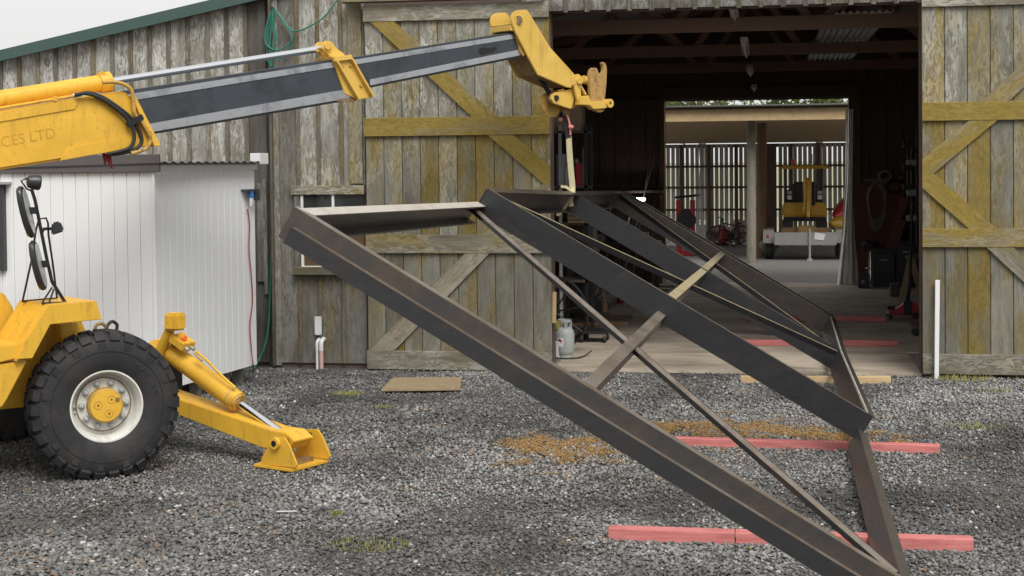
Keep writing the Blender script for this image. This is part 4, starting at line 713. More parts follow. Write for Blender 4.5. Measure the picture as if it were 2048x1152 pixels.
MB().tube([bp(-420, 285, .19), bp(0, 216.5, .19), bp(143, 192.5, .19), bp(152, 190, .22)], .013, 8).build('pipe', Y_, bm_, smooth=True); MB().cyl(bp(146, 192, .2), bp(162, 188, .22), .02, n=8).build('fitting', 'galv', bm_)
MB().bar(bp(254, 251, .25), bp(285, 233, .25), .05, .03, nb_).build('hose_clamp', 'black_metal', bm_, bevel=.004); MB().bar(bp(109, 203, .2), bp(111, 192, .2), .04, .03, nb_).build('pipe_clip', Y_, bm_, bevel=.004)
slab('rag', [(206, 306), (222, 308), (226, 338), (214, 318), (212, 330)], .12, .03, 'red_cover', bm_, .0)
cy = MB().cyl(bp(-420, 264, -.02), bp(212, 164.5, -.02), .072, n=28).build('extension_cylinder', Y_, crane, smooth=True); MB().lathe([(.085, 0), (.088, .01), (.088, .10), (.06, .115)], bp(198, 166.5, -.02), bd, 28).build('gland', Y_, cy, smooth=True); MB().cyl(bp(204, 149, -.06), bp(204, 149, .04), .03, n=14).build('lug', Y_, cy, smooth=True)
MB().cyl(bp(210, 164.6, -.02), bp(645, 97, -.02), .031, n=24).build('piston_rod', 'chrome', cy, smooth=True)
i1 = slab('first_extension', [(210, 188), (690, 115), (716, 196), (210, 282)], .16, .32, 'boom_grey', crane, .012)
slab('wear_strip', [(240, 191), (688, 120.5), (692, 131), (240, 205)], .169, .009, 'wear_steel', i1, .003); slab('wear_strip', [(240, 258), (696, 178), (701, 196), (240, 275)], .172, .012, 'wear_steel', i1, .003)
slab('edge_bar', [(240, 275.5), (701, 196.5), (703, 200), (240, 280)], .165, .33, 'black_metal', i1, .002)
i2 = slab('second_extension', [(690, 118), (1046, 61.5), (1062, 109), (690, 181)], .125, .25, 'boom_grey', crane, .01)
slab('wear_strip', [(705, 120), (1034, 67), (1036, 76), (705, 130)], .131, .006, 'wear_steel', i2, .002); slab('wear_strip', [(740, 159), (1050, 97), (1053, 108), (740, 171)], .133, .008, 'wear_steel', i2, .002); slab('edge_bar', [(740, 171.5), (1054, 108.5), (1055, 112), (740, 175.5)], .128, .256, 'black_metal', i2, .002)
slab('decal', [(957, 103), (960, 96), (968, 94), (974, 97), (990, 93), (994, 96), (988, 104), (972, 108), (962, 110)], .128, .003, 'black_metal', i2, .0)
bk = slab('extension_bracket', [(664, 113), (702, 109.5), (747, 186), (745.5, 195.5), (716, 199.5), (690, 188)], .18, .33, HY, crane, .006)
for a, b in (((673, 123), (717, 199)), ((703, 118), (745, 192))): MB().bar(bp(*a, .205), bp(*b, .205), .02, .05, nb_).build('flange', HY, bk, bevel=.003)
MB().bar(bp(667, 119, .2), bp(703, 114, .2), .045, .035, nb_).build('cap_plate', HY, bk, bevel=.004)
for x_, y_ in ((685, 131), (701, 130), (722, 170)): MB().cyl(bp(x_, y_, .185), bp(x_, y_, .20), .014, n=8).build('bolt', 'worn_yellow', bk)
for d in (.0, .13): slab('eye_plate', [(644, 97), (646, 87), (652, 82), (659, 81.5), (665, 85), (674, 97), (689, 108), (690, 114), (664, 117)], .07, .025, HY, bk, .004, back=d)
MB().cyl(bp(656.5, 92, .11), bp(656.5, 92, -.1), .032, n=20).build('eye_pin', HY, bk, smooth=True); slab('slide_pad', [(664, 192), (715, 198), (710, 203), (676, 205)], .17, .34, 'grimy_yellow', bk, .003)
# boom head
hz_ = lambda pts: [(960+a/5.007, 10+b/5.007) for a, b in pts]
HP = hz_([(312, 150), (322, 92), (345, 68), (372, 54), (455, 46), (478, 52), (492, 72), (710, 430), (945, 690), (935, 760), (920, 832), (868, 824), (580, 700), (480, 515), (350, 262)])
hd_ = slab('boom_head', HP, .185, .026, HY, crane, .006); slab('far_plate', HP, .185, .026, HY, hd_, .006, back=.35)
slab('web_plate', hz_([(300, 190), (325, 262), (350, 262), (480, 515), (580, 700), (868, 824), (880, 800), (590, 676), (495, 500), (365, 250), (345, 180)]), .16, .32, 'grimy_yellow', hd_, .0)
slab('top_plate', hz_([(305, 255), (345, 262), (335, 225), (318, 180), (300, 200)]), .16, .32, HY, hd_, .003); slab('end_block', hz_([(360, 280), (430, 300), (470, 470), (440, 520), (400, 470)]), .15, .30, 'worn_yellow', hd_, .006)
MB().cyl(bp(*hz_([(382, 150)])[0], .20), bp(*hz_([(382, 150)])[0], -.2), .045, n=20).build('pin', 'rusty_plate', hd_, smooth=True); slab('pin_keeper', hz_([(345, 110), (375, 92), (420, 105), (448, 130), (430, 168), (400, 190), (365, 180)]), .19, .006, HY, hd_, .002)
MB().cyl(bp(*hz_([(560, 670)])[0], .02), bp(*hz_([(700, 890)])[0], .02), .026, n=16).build('tilt_rod', 'black_metal', hd_, smooth=True)
lk = slab('link', hz_([(712, 940), (722, 902), (755, 876), (800, 872), (945, 832), (960, 900), (915, 1042), (888, 1036), (740, 985)]), .14, .03, HY, crane, .006); slab('link_plate', hz_([(712, 940), (722, 902), (755, 876), (945, 832), (960, 900), (915, 1042), (860, 1120), (780, 1120), (720, 1030)]), .14, .03, 'worn_yellow', lk, .006, back=.16)
MB().cyl(bp(*hz_([(764, 930)])[0], .155), bp(*hz_([(764, 930)])[0], -.1), .03, n=18).build('pin', 'black_metal', lk, smooth=True); MB().cyl(bp(*hz_([(740, 935)])[0], .10), bp(*hz_([(740, 935)])[0], -.02), .062, n=18).build('bush', 'rusty_plate', lk, smooth=True)
slab('lifting_lug', hz_([(825, 1000), (918, 1030), (915, 1085), (890, 1112), (860, 1105), (830, 1070)]), .02, .03, 'rusty_plate', lk, .004); slab('cross_bar', hz_([(915, 930), (1000, 930), (1095, 905), (1100, 1010), (990, 1015), (915, 1040)]), .11, .16, 'worn_yellow', lk, .006)
cl = slab('clevis', hz_([(925, 735), (945, 700), (990, 690), (1028, 722), (1030, 775), (1012, 830), (1020, 990), (990, 990), (950, 860)]), .2, .03, HY, crane, .006); MB().cyl(bp(*hz_([(1000, 760)])[0], .235), bp(*hz_([(1000, 760)])[0], -.05), .031, n=20).build('pin', HY, cl, smooth=True); MB().cyl(bp(*hz_([(912, 765)])[0], .19), bp(*hz_([(912, 765)])[0], .14), .045, n=18).build('boss', HY, cl, smooth=True)
MB().cyl(bp(*hz_([(1030, 745)])[0], .12), bp(*hz_([(1115, 770)])[0], .12), .045, n=18).build('spacer', HY, cl, smooth=True); slab('rib', hz_([(1000, 800), (1012, 795), (1070, 890), (1060, 905)]), .17, .05, HY, cl, .002)
hk = slab('hook_plate', hz_([(1098, 700), (1106, 655), (1130, 628), (1165, 628), (1180, 645), (1185, 672), (1205, 690), (1225, 682), (1237, 655), (1235, 610), (1222, 582), (1238, 570), (1262, 590), (1274, 640), (1268, 780), (1252, 950), (1246, 1060), (1205, 1078), (1140, 1055), (1108, 960)]), .2, .045, 'worn_hook', crane, .004)
slab('foot_bar', hz_([(1010, 912), (1095, 905), (1112, 962), (1140, 968), (1240, 958), (1258, 1035), (1140, 1045), (1100, 1005), (1000, 1000)]), .23, .09, HY, hk, .006); e0 = hz_([(1276, 986)])[0]; MB().lathe([(.02, -.05), (.048, -.05), (.048, .05), (.02, .05)], bp(*e0, .2), nb_, 20, closed=True).build('eye', HY, hk, smooth=True); slab('eye_neck', hz_([(1238, 958), (1268, 948), (1270, 1030), (1250, 1036)]), .23, .07, HY, hk, .003)
# ------------------------------------------------------------------ open lean-to behind the barn
YB = 41.5; zr_ = lambda y: atY(1520, 230, 34.0).z+.06+(2.80-atY(1520, 230, 34.0).z-.06)*(y-33.6)/(YB-33.6)
lt = thing('lean_to', 'open fronted lean-to with pine ceiling and slatted back wall behind the barn', 'shed', (.3, 37.5, 0)); X0, X1 = -4.4, 6.0
rm = MB().hexa([(X0, 33.3, zr_(33.3)+.10), (X1, 33.3, zr_(33.3)+.10), (X1, YB+.3, zr_(YB+.3)+.10), (X0, YB+.3, zr_(YB+.3)+.10), (X0, 33.3, zr_(33.3)+.13), (X1, 33.3, zr_(33.3)+.13), (X1, YB+.3, zr_(YB+.3)+.13), (X0, YB+.3, zr_(YB+.3)+.13)]).build('roof', 'roof_iron', lt)
y = 33.75
while y < YB: plank('ceiling_plank', (X0+.05, y, zr_(y)+.07), (X1-.05, y, zr_(y)+.07), .25, .03, V(0, .12, 1), 'ceiling_pine', rm); y += .285
for x in (-3.6, -.35, 2.15, 5.2): plank('rafter', (x, 33.6, zr_(33.6)-.04), (x, YB, zr_(YB)-.04), .05, .17, V(0, 0, 1), 'ceiling_pine', rm) if x in (-3.6, 5.2) else None
for xa, xb in ((X0, .1), (.105, X1)): plank('fascia_beam', (xa, 33.5, atY(1520, 229, 33.5).z), (xb, 33.5, atY(1520, 229, 33.5).z), .27, .05, (0, -1, 0), 'new_pine', lt)
for px, Y_p, m_, r_ in ((1502, 34.3, 'rail_post', .11), (1523, 36.5, 'stud_timber', .13)): p = atY(px, 400, Y_p); MB().cyl((p.x, Y_p, 0), (p.x+.02, Y_p, zr_(Y_p)+.05), r_, r_*.92, n=14).build('post', m_, lt, smooth=True)
sw = MB().box(X0, X1, YB+.10, YB+.14, 2.72, 2.82).build('back_wall', 'dark_timber', lt)
x = X0; i = 0
while x < X1:
    if not (atY(1533, 400, YB).x < x < atY(1553, 400, YB).x): plank('slat', (x, YB+random.uniform(-.006, .006), .08), (x+random.uniform(-.006, .006), YB, 2.80), .102+random.uniform(-.006, .004), .02, (0, -1, 0), 'slat_board', sw)
    x += .134
for z in (.35, 1.0, 1.62, 2.2): plank('girt', (X0, YB-.06, z), (X1, YB-.06, z), .06, .09, (0, -1, 0), 'dark_timber', sw)
for px in (1363, 1418, 1473, 1543, 1583, 1637, 1700): p = atY(px, 400, YB-.1); plank('stud', (p.x, YB-.09, 0), (p.x, YB-.09, 2.8), .09 if px != 1543 else .28, .1, (0, -1, 0), 'dark_timber', sw)
# trees beyond
def tree(x, y, h, r, lb, seed):
    rs = np.random.RandomState(seed); t = thing('tree', lb, 'tree', (x, y, 0), 'trees beyond the lean-to')
    MB().tube([(x, y, 0), (x+.1, y, h*.3), (x-.1, y+.1, h*.6), (x, y, h*.9)], [.22, .17, .11, .03], 8).build('trunk', 'bark', t, smooth=True)
    lm = MB()
    for k in range(7):
        a = rs.uniform(0, 6.28); lm.tube([(x, y, h*(.42+.05*k)), (x+math.cos(a)*r*.5, y+math.sin(a)*r*.5, h*(.55+.05*k)), (x+math.cos(a)*r*.9, y+math.sin(a)*r*.9, h*(.6+.05*k))], [.07, .05, .02], 6)
    lm.build('limb', 'bark', t, smooth=True)
    vv, ff = [], []
    for k in range(60):
        d = rs.normal(0, 1, 3); d /= np.linalg.norm(d); q = np.array((x, y, h*.74))+d*np.array((r, r, h*.24))*rs.uniform(.35, 1)**.6; cr = rs.uniform(.35, .8)
        for j in range(90):
            c = q+rs.normal(0, .45, 3)*cr; a = rs.normal(0, 1, 3); a /= np.linalg.norm(a); b = np.cross(a, rs.normal(0, 1, 3)); b /= np.linalg.norm(b); s_ = rs.uniform(.06, .14); k0 = len(vv)
            vv += [tuple(c-a*s_), tuple(c+b*s_*.5), tuple(c+a*s_), tuple(c-b*s_*.5)]; ff.append((k0, k0+1, k0+2, k0+3))
    MB().add(vv, ff).build('crown', 'leaf', t)
for i, (x, y, h, r, lb) in enumerate(((-7.5, 58, 8, 3, 'leafy tree far left beyond the lean-to roof'), (-2.5, 60, 7.4, 2.8, 'leafy tree showing over the left of the lean-to beam'), (2.2, 62, 7.2, 2.4, 'leafy tree showing over the middle of the lean-to beam'), (9.5, 60, 7, 3, 'leafy tree far right beyond the lean-to roof'))): tree(x, y, h, r, lb, 20+i)
# ------------------------------------------------------------------ trailer and mini digger
def g0(px, py): return atZ(px, py, 0)
tx0, tx1, TY = atY(1546, 500, 35.2).x, atY(1676, 500, 35.2).x, 35.3; txc = (tx0+tx1)/2
tr = thing('plant_trailer', 'grey flat plant trailer carrying the yellow mini digger', 'trailer', (txc, 36.8, 0))
MB().box(tx0, tx1, TY, TY+3.2, .42, .52).build('deck', 'trailer_grey', tr, bevel=.01); MB().box(tx0+.03, tx1-.03, TY-.04, TY, .36, .66).build('tail_board', 'trailer_grey', tr, bevel=.01)
for xx in (tx0-.10, tx1+.10):
    for yy in (TY+.55, TY+1.25):
        wl_ = MB().lathe([(.12, -.09), (.27, -.10), (.31, -.07), (.315, 0), (.31, .07), (.27, .10), (.12, .09)], (xx, yy, .31), (1, 0, 0), 28, closed=True).build('wheel', 'black_rubber', tr, smooth=True); MB().lathe([(.0, .03), (.13, .05), (.14, .08)], (xx, yy, .31), (1 if xx > txc else -1, 0, 0), 20).build('rim', 'galv', wl_, smooth=True)
    MB().box(xx-.13, xx+.13, TY+.15, TY+1.65, .66, .70).build('mudguard', 'trailer_grey', tr, bevel=.01); MB().box(xx-.13, xx+.13, TY+.12, TY+.15, .40, .70).build('mudflap', 'trailer_grey', tr)
MB().cyl((txc+.1, TY-.08, .05), (txc+.1, TY-.08, .75), .025, n=10).build('prop_stand', 'galv', tr, smooth=True); MB().box(txc+.04, txc+.16, TY-.14, TY-.02, .0, .05).build('prop_foot', 'galv', tr)
for xx in (txc-.9, txc+.86): MB().box(xx, xx+.06, TY-.055, TY-.04, .52, .6).build('tail_lamp', 'jack_red', tr)
MB().hexa([(txc+.2, TY-.05, .50), (txc+.42, TY-.06, .47), (txc+.42, TY-.045, .47), (txc+.2, TY-.042, .50), (txc+.22, TY-.06, .66), (txc+.46, TY-.06, .62), (txc+.46, TY-.045, .62), (txc+.22, TY-.045, .66)]).build('plastic_bag', 'white_plastic', label='crumpled white bag caught on the trailer tail board', cat='bag', bevel=.02)
dg = thing('mini_digger', 'yellow mini digger with canopy standing on the plant trailer', 'digger', (txc-.05, 37.0, .52)); dx, DY, dzz = txc+.02, 36.9, .52
for s_ in (-1, 1):
    MB().prism([(dx+s_*.42-.11, DY+a, dzz+b) for a, b in ((-.75, .12), (-.66, .02), (.66, .02), (.75, .12), (.75, .26), (.66, .36), (-.66, .36), (-.75, .26))], (.22, 0, 0)).build('track', 'black_rubber', dg, bevel=.02)
MB().box(dx-.5, dx+.5, DY-.62, DY+.6, dzz+.36, dzz+.46).build('slew_base', 'black_metal', dg, bevel=.01)
MB().prism([(dx+a, DY-.55, dzz+b) for a, b in ((-.52, .46), (.52, .46), (.55, .58), (.48, .80), (-.48, .80), (-.55, .58))], (0, 1.1, 0)).build('body', 'digger_yellow', dg, bevel=.04)
MB().box(dx-.28, dx+.28, DY+.05, DY+.45, dzz+.80, dzz+1.30).build('seat', 'black_plastic', dg, bevel=.05); MB().box(dx-.45, dx+.45, DY+.3, DY+.5, dzz+.8, dzz+1.1).build('engine_cowl', 'black_plastic', dg, bevel=.03)
for a, b in ((-.45, -.3), (.42, -.3)): 
    MB().tube([(dx+a, DY-.35, dzz+.8), (dx+a, DY-.33, dzz+1.62)], .028, 8).build('canopy_post', 'black_metal', dg, smooth=True); MB().tube([(dx+a, DY+.42, dzz+.8), (dx+a, DY+.42, dzz+1.62)], .028, 8).build('canopy_post', 'black_metal', dg, smooth=True)
MB().prism([(dx+a, DY-.55, dzz+b) for a, b in ((-.62, 1.62), (.62, 1.62), (.60, 1.67), (.45, 1.71), (-.45, 1.71), (-.60, 1.67))], (0, 1.15, 0)).build('canopy', 'digger_yellow', dg, bevel=.03)
MB().cyl((dx-.25, DY, dzz+1.74), (dx-.25, DY, dzz+1.86), .05, n=12).build('beacon', 'orange_lens', dg, smooth=True); MB().cyl((dx+.2, DY, dzz+1.74), (dx+.2, DY, dzz+1.98), .008, n=6).build('aerial', 'black_metal', dg)
MB().prism([(dx+.05, DY-.6+a, dzz+b) for a, b in ((0, .5), (-.28, .7), (-.42, 1.05), (-.30, 1.42), (-.22, 1.40), (-.26, 1.05), (-.12, .78), (.1, .62))], (.10, 0, 0)).build('boom', 'digger_yellow', dg, bevel=.01)
MB().prism([(dx+.03, DY-.95+a, dzz+b) for a, b in ((.05, 1.42), (-.06, 1.30), (-.16, .5), (-.10, .45), (.08, 1.2), (.14, 1.4))], (.075, 0, 0)).build('dipper', 'digger_yellow', dg, bevel=.01); MB().cyl((dx+.20, DY-.7, dzz+.75), (dx+.20, DY-.92, dzz+1.3), .04, n=12).build('ram', 'black_metal', dg, smooth=True)
MB().tube(smooth_path([(dx+.0, DY-.7, dzz+.7), (dx-.03, DY-.9, dzz+1.1), (dx-.02, DY-1.0, dzz+1.4), (dx+.0, DY-1.05, dzz+1.0), (dx-.05, DY-1.08, dzz+.6)]), .02, 8).build('hose', 'digger_yellow', dg, smooth=True)
for s_ in (-.36, .36):
    MB().box(dx+s_-.06, dx+s_+.06, DY-.585, DY-.57, dzz+.88, dzz+.99).build('work_lamp', 'white_plastic', dg, bevel=.01); MB().box(dx+s_-.06, dx+s_+.06, DY-.585, DY-.57, dzz+1.01, dzz+1.09).build('sticker', 'pale_box', dg, bevel=.004)
for s_ in (-.33, .33): MB().box(dx+s_-.09, dx+s_+.09, DY-.56, DY-.50, dzz+.86, dzz+1.12).build('control_box', 'black_plastic', dg, bevel=.02); MB().cyl((dx+s_, DY-.5, dzz+1.1), (dx+s_*.9, DY-.52, dzz+1.32), .018, n=8).build('lever', 'black_metal', dg)
MB().box(dx-.2, dx+.24, DY-1.35, DY-1.0, dzz+.03, dzz+.28).build('bucket', 'rusty_plate', dg, bevel=.03); MB().box(dx-.55, dx+.55, DY-.98, DY-.90, dzz+.01, dzz+.22).build('blade', 'rusty_plate', dg, bevel=.01)
for j, (dxx, w_) in enumerate(((.62, .22), (.72, .2))): MB().prism([(dx+dxx, DY-1.2+j*.15, dzz+.005), (dx+dxx+w_, DY-1.2+j*.15, dzz+.005), (dx+dxx+w_, DY-1.2+j*.15, dzz+.2-.05*j), (dx+dxx, DY-1.2+j*.15, dzz+.12)], (0, .1, 0)).build('spare_bucket', 'digger_yellow', label='%s spare digger bucket on the trailer deck' % ('front' if j == 0 else 'rear'), cat='bucket', bevel=.01)
# kayaks
def kayak(p0, p1, mat, lb):
    p0, p1 = Vector(p0), Vector(p1); n = 14; pts = [p0.lerp(p1, i/n)+V(0, 0, .10*(2*i/n-1)**2) for i in range(n+1)]; MB().tube(pts, [.03+.27*math.sin(math.pi*i/n)**.7 for i in range(n+1)], 14).build('kayak', mat, label=lb, cat='kayak', smooth=True)
kayak(atY(1660, 458, 37.5)+V(0, 0, .05), atY(1745, 440, 40.8), 'kayak_yellow', 'yellow kayak resting beside the plant trailer'); kayak(atY(1668, 440, 38.0), atY(1740, 380, 40.8), 'kayak_red', 'red kayak tilted up above the yellow one')
# bicycle and red covered heap
bc = g0(1455, 494); bY = bc.y; B = lambda px, py, dy=0: atY(px, py, bY+dy)
bi = thing('bicycle', 'dark bicycle leaning by the slatted wall', 'bicycle', (B(1450, 480).x, bY, 0))
for px in (1436, 1484):
    c = B(px, 476); wl_ = MB().lathe([(.33+.02*math.cos(t), .02*math.sin(t)) for t in [2*math.pi*k/8 for k in range(8)]], c, (.15, 1, .05), 32, closed=True).build('wheel', 'black_rubber', bi, smooth=True)
    sp = MB()
    for k in range(12): t = math.pi*k/6; sp.cyl(c, c+V(math.cos(t)*.32, 0, math.sin(t)*.32), .003, n=4)
    sp.build('spokes', 'grey_metal', wl_)
fm = MB(); q = {k_: B(*v_) for k_, v_ in dict(a=(1436, 476), b=(1484, 476), c=(1459, 480), d=(1474, 452), e=(1446, 446), f=(1443, 437), g=(1478, 445)).items()}
for a, b in ('af', 'fe', 'ec', 'ed', 'dc', 'db', 'cb', 'dg'): fm.cyl(q[a], q[b], .018, n=8)
fm.build('frame', 'black_metal', bi, smooth=True); MB().tube([B(1436, 434), q['f'], B(1449, 440)], .014, 6).build('handlebar', 'black_metal', bi); MB().bar(B(1471, 445), B(1483, 447), .06, .04).build('saddle', 'black_plastic', bi, bevel=.01)
def lump(name, px, py, Y, sx, sy_, sz, mat, lb, cat, seed):
    rs = np.random.RandomState(seed); p = atY(px, py, Y); b = MB().ball((0, 0, 0), 1.0, 10); ph = rs.uniform(0, 6, 6)
    b.v = [V(p.x+v_.x*sx*(1+.16*math.sin(5*v_.y+ph[0])+.12*math.sin(7*v_.z+ph[1])), Y+v_.y*sy_*(1+.12*math.sin(6*v_.x+ph[2])), max(0.0, sz*.5+v_.z*sz*.5*(1+.18*math.sin(4*v_.x+ph[3])+.1*math.sin(9*v_.y+ph[4])))) for v_ in b.v]
    return b.build(name, mat, label=lb, cat=cat, smooth=True)
lump('covered_heap', 1450, 490, bY+1.0, .55, .4, .55, 'red_cover', 'dark red cover heaped behind the bicycle', 'cover', 3); lump('covered_heap', 1488, 490, bY+1.3, .4, .4, .72, 'red_cover', 'taller dark red covered heap beside the round post', 'cover', 4)
lump('rubble_heap', 1536, 490, 36.6, .25, .3, .6, 'old_concrete', 'grey heap between the round post and the trailer', 'heap', 6)
# red hoist, ladder and bits left of the rear doorway
hY = 37.0; hb = lambda px, py, dy=0: atY(px, py, hY+dy)
ho = thing('red_hoist', 'red two post hoist standing under the lean-to', 'hoist', (hb(1370, 480).x, hY, 0))
for px in (1357, 1385): p = hb(px, 400); MB().box(p.x-.06, p.x+.06, hY-.08, hY+.08, 0, p.z).build('post', 'jack_red', ho, bevel=.01)
MB().tube([hb(1350, 395), hb(1400, 390)], .03, 8).build('cross_bar', 'black_metal', ho); MB().box(hb(1350, 480).x, hb(1394, 480).x, hY-.12, hY+.2, 0, .12).build('base', 'jack_red', ho, bevel=.01); p = hb(1372, 440); MB().lathe([(.0, -.1), (.22, -.1), (.25, -.05), (.25, .05), (.22, .1), (.0, .1)], p, (0, 1, 0), 24).build('drum', 'black_plastic', ho, smooth=True)
ld = thing('step_ladder', 'grey aluminium step ladder beside the red hoist', 'ladder', (hb(1402, 480).x, hY-.4, 0)); 
for a, b in (((1396, 388), (1392, 490)), ((1400, 388), (1414, 490))): p, q = hb(*a, -.4), hb(*b, -.4); q.z = 0; MB().bar(p, q, .05, .025).build('stile', 'galv', ld)
for t in (.25, .45, .65, .85): p = hb(1396, 388, -.4).lerp(V(hb(1392, 490, -.4).x, hY-.4, 0), t); q = hb(1400, 388, -.4).lerp(V(hb(1414, 490, -.4).x, hY-.4, 0), t); MB().bar(p, q, .02, .07, (0, 1, 0)).build('tread', 'galv', ld)
MB().box(hb(1393, 460).x, hb(1412, 460).x, hY-.1, hY+.2, hb(1400, 480).z, hb(1400, 450).z).build('white_crate', 'pale_box', label='pale box on the stack beside the red hoist', cat='box', bevel=.01); MB().box(hb(1391, 490).x, hb(1414, 490).x, hY-.12, hY+.22, 0, hb(1400, 480).z-.002).build('wooden_crate', 'grey_pine', label='wooden crate under the pale box beside the red hoist', cat='crate', bevel=.01)
# ------------------------------------------------------------------ inside the barn, right side
n = 26; vv = []
for j in range(22):
    z = 3.25*(1-j/21)+ZF
    for i in range(n):
        t = i/(n-1); p = atY(1686-max(0, j-13)*1.6+(22+max(0, j-13)*1.6)*t if j > 13 else 1691+15*t-(0 if j < 8 else 6*(j-8)/5*(1-t)), 300, 28.15); vv.append((p.x-.0*j+(.10*max(0, (j-15)/6))*(t), 28.15+.05*math.sin(t*11+j*.18)+.03*math.sin(t*23+j*.4), z))
MB().add(vv, [(j*n+i, j*n+i+1, (j+1)*n+i+1, (j+1)*n+i) for j in range(21) for i in range(n-1)]).build('plastic_curtain', 'plastic_sheet', label='torn clear plastic sheet hanging at the rear doorway jamb', cat='curtain', smooth=True)
iY = 28.25; ib = lambda px, py, Y=iY: atY(px, py, Y)
a, b = ib(1713, 566), ib(1806, 366); hbp = MB().box(a.x, b.x, iY, iY+.03, ZF, b.z).build('hardboard_panel', 'hardboard', label='red brown hardboard panel against the barn back wall', cat='panel')
cl_ = MB()
for k_ in range(6): cl_.tube(smooth_path([ib(1752+random.uniform(-6, 6), 362, iY-.06), ib(1738-k_*.8, 390, iY-.10+.01*k_), ib(1741+k_, 440, iY-.09), ib(1754, 462-k_*5, iY-.08), ib(1770-k_, 430, iY-.08), ib(1768+k_*.7, 390, iY-.09), ib(1754+random.uniform(-6, 6), 362, iY-.06)]), .018, 6)
cl_.build('hanging_straps', 'rail_post', label='coil of straps hanging on the brown hardboard panel', cat='straps', smooth=True)
MB().bar(ib(1730, 361, iY-.03), ib(1805, 356, iY-.03), .05, .05).build('hanging_rail', 'grey_pine', label='timber peg rail above the hardboard panel', cat='rail')
for px, py, r_, lb in ((1770, 352, .10, 'round reel on the peg rail'), (1788, 372, .13, 'black coil of cable right of the straps')):
    p = ib(px, py, iY-.1); MB().lathe([(r_+.03*math.cos(t), .04*math.sin(t)) for t in [2*math.pi*k/8 for k in range(8)]], p, (0.1, 1, .1), 24, closed=True).build('cable_coil', 'black_rubber' if px > 1780 else 'grey_pine', label=lb, cat='coil', smooth=True)
# stool
p = atZ(1741, 568, ZF); st = thing('stool', 'round black seated shop stool with chrome column', 'stool', p)
MB().lathe([(0, .62), (.16, .62), (.175, .64), (.175, .76), (.15, .79), (0, .795)], p, UPZ, 28).build('seat', 'black_plastic', st, smooth=True); MB().lathe([(.21, 0), (.2, .03), (.05, .07), (.045, .09), (.04, .62)], p, UPZ, 24).build('column', 'chrome', st, smooth=True); MB().lathe([(.10+.01*math.cos(t), .3+.01*math.sin(t)) for t in [2*math.pi*k/6 for k in range(6)]], p, UPZ, 20, closed=True).build('foot_ring', 'chrome', st, smooth=True)
def crate(px0, px1, py0, py1, Y, dep, mat, name, lb, cat, z0=None):
    a, b = atY(px0, py0, Y), atY(px1, py1, Y); return MB().box(a.x, b.x, Y, Y+dep, ZF if z0 is None else z0, a.z).build(name, mat, label=lb, cat=cat, bevel=.012)
tb = crate(1716, 1738, 546, 568, 27.3, .35, 'black_plastic', 'tool_case', 'black tool case on the floor left of the stool', 'case'); MB().box(atY(1723, 556, 27.28).x, atY(1729, 556, 27.28).x, 27.285, 27.3, ZF+.09, ZF+.15).build('sticker', 'pale_box', tb)
for px0, px1, py0, lb in ((1745, 1790, 498, 'low dark cabinet behind the leaning planks'), (1792, 1832, 482, 'taller dark cabinet by the right inner wall')): 
    c_ = crate(px0, px1, py0, 568, 27.6, .5, 'black_plastic', 'cabinet', lb, 'cabinet'); a, b = atY(px0+4, 545, 27.58), atY(px1-4, py0+12, 27.58); MB().box(a.x, b.x, 27.58, 27.6, a.z, b.z).build('cabinet_door', 'dark_frame', c_, bevel=.005); MB().box((a.x+b.x)/2-.06, (a.x+b.x)/2+.06, 27.56, 27.58, b.z-.1, b.z-.08).build('handle', 'galv', c_)
for (a, b, lb) in (((1753, 571), (1812, 396), 'long reddish plank leaning against the inner wall'), ((1763, 572), (1806, 440), 'shorter reddish plank leaning behind the long one')):
    p, q = atZ(*a, ZF), atY(*b, 27.5); plank('leaning_plank', p, q, .13, .03, (-.3, -1, .3), 'red_plank', label=lb, cat='plank', group='leaning planks')
sh = thing('saw_horse', 'wooden saw horse with splayed legs at the right inner wall', 'saw horse', (atY(1822, 600, 24).x, 24, ZF)); zt_ = atY(1820, 512, 24).z; xs_ = atY(1818, 512, 24).x
plank('top_rail', (xs_-.05, 23.6, zt_), (xs_+.75, 24.6, zt_), .1, .06, (0, 0, 1), 'plywood', sh)
for dx_, dy_, bx_ in ((0, -.35, -.18), (.0, -.35, .2), (.6, .5, .4), (.6, .5, .85)): plank('leg', (xs_+dx_, 24+dy_, zt_), (xs_+bx_, 24+dy_-.05, ZF), .09, .045, (0, -1, 0), 'plywood', sh)
# trolley jack
p = atZ(1806, 636, ZF); jk = thing('trolley_jack', 'red trolley jack with a tall black handle', 'jack', p)
jx = p.x; jy = p.y; MB().prism([(jx+a, jy-.11, ZF+b) for a, b in ((-.22, .05), (-.20, .12), (-.05, .16), (.02, .24), (.16, .24), (.25, .15), (.25, .05))], (0, .22, 0)).build('body', 'jack_red', jk, bevel=.012)
for s_ in (-1, 1):
    for a, r_ in ((-.19, .035), (.18, .05)): MB().cyl((jx+a, jy+s_*.125, ZF+r_), (jx+a, jy+s_*.16, ZF+r_), r_, n=16).build('roller', 'black_metal', jk, smooth=True)
MB().cyl((jx-.17, jy, ZF+.12), (jx-.17, jy, ZF+.17), .055, n=16).build('saddle', 'black_metal', jk, smooth=True); MB().box(jx+.0, jx+.12, jy-.13, jy-.11, ZF+.06, ZF+.26).build('side_cover', 'black_metal', jk, bevel=.006)
MB().tube([(jx+.06, jy, ZF+.2), (jx+.10, jy, ZF+.5), (jx+.13, jy, atY(1824, 428, jy).z)], [.03, .022, .02], 10).build('handle', 'black_metal', jk, smooth=True)
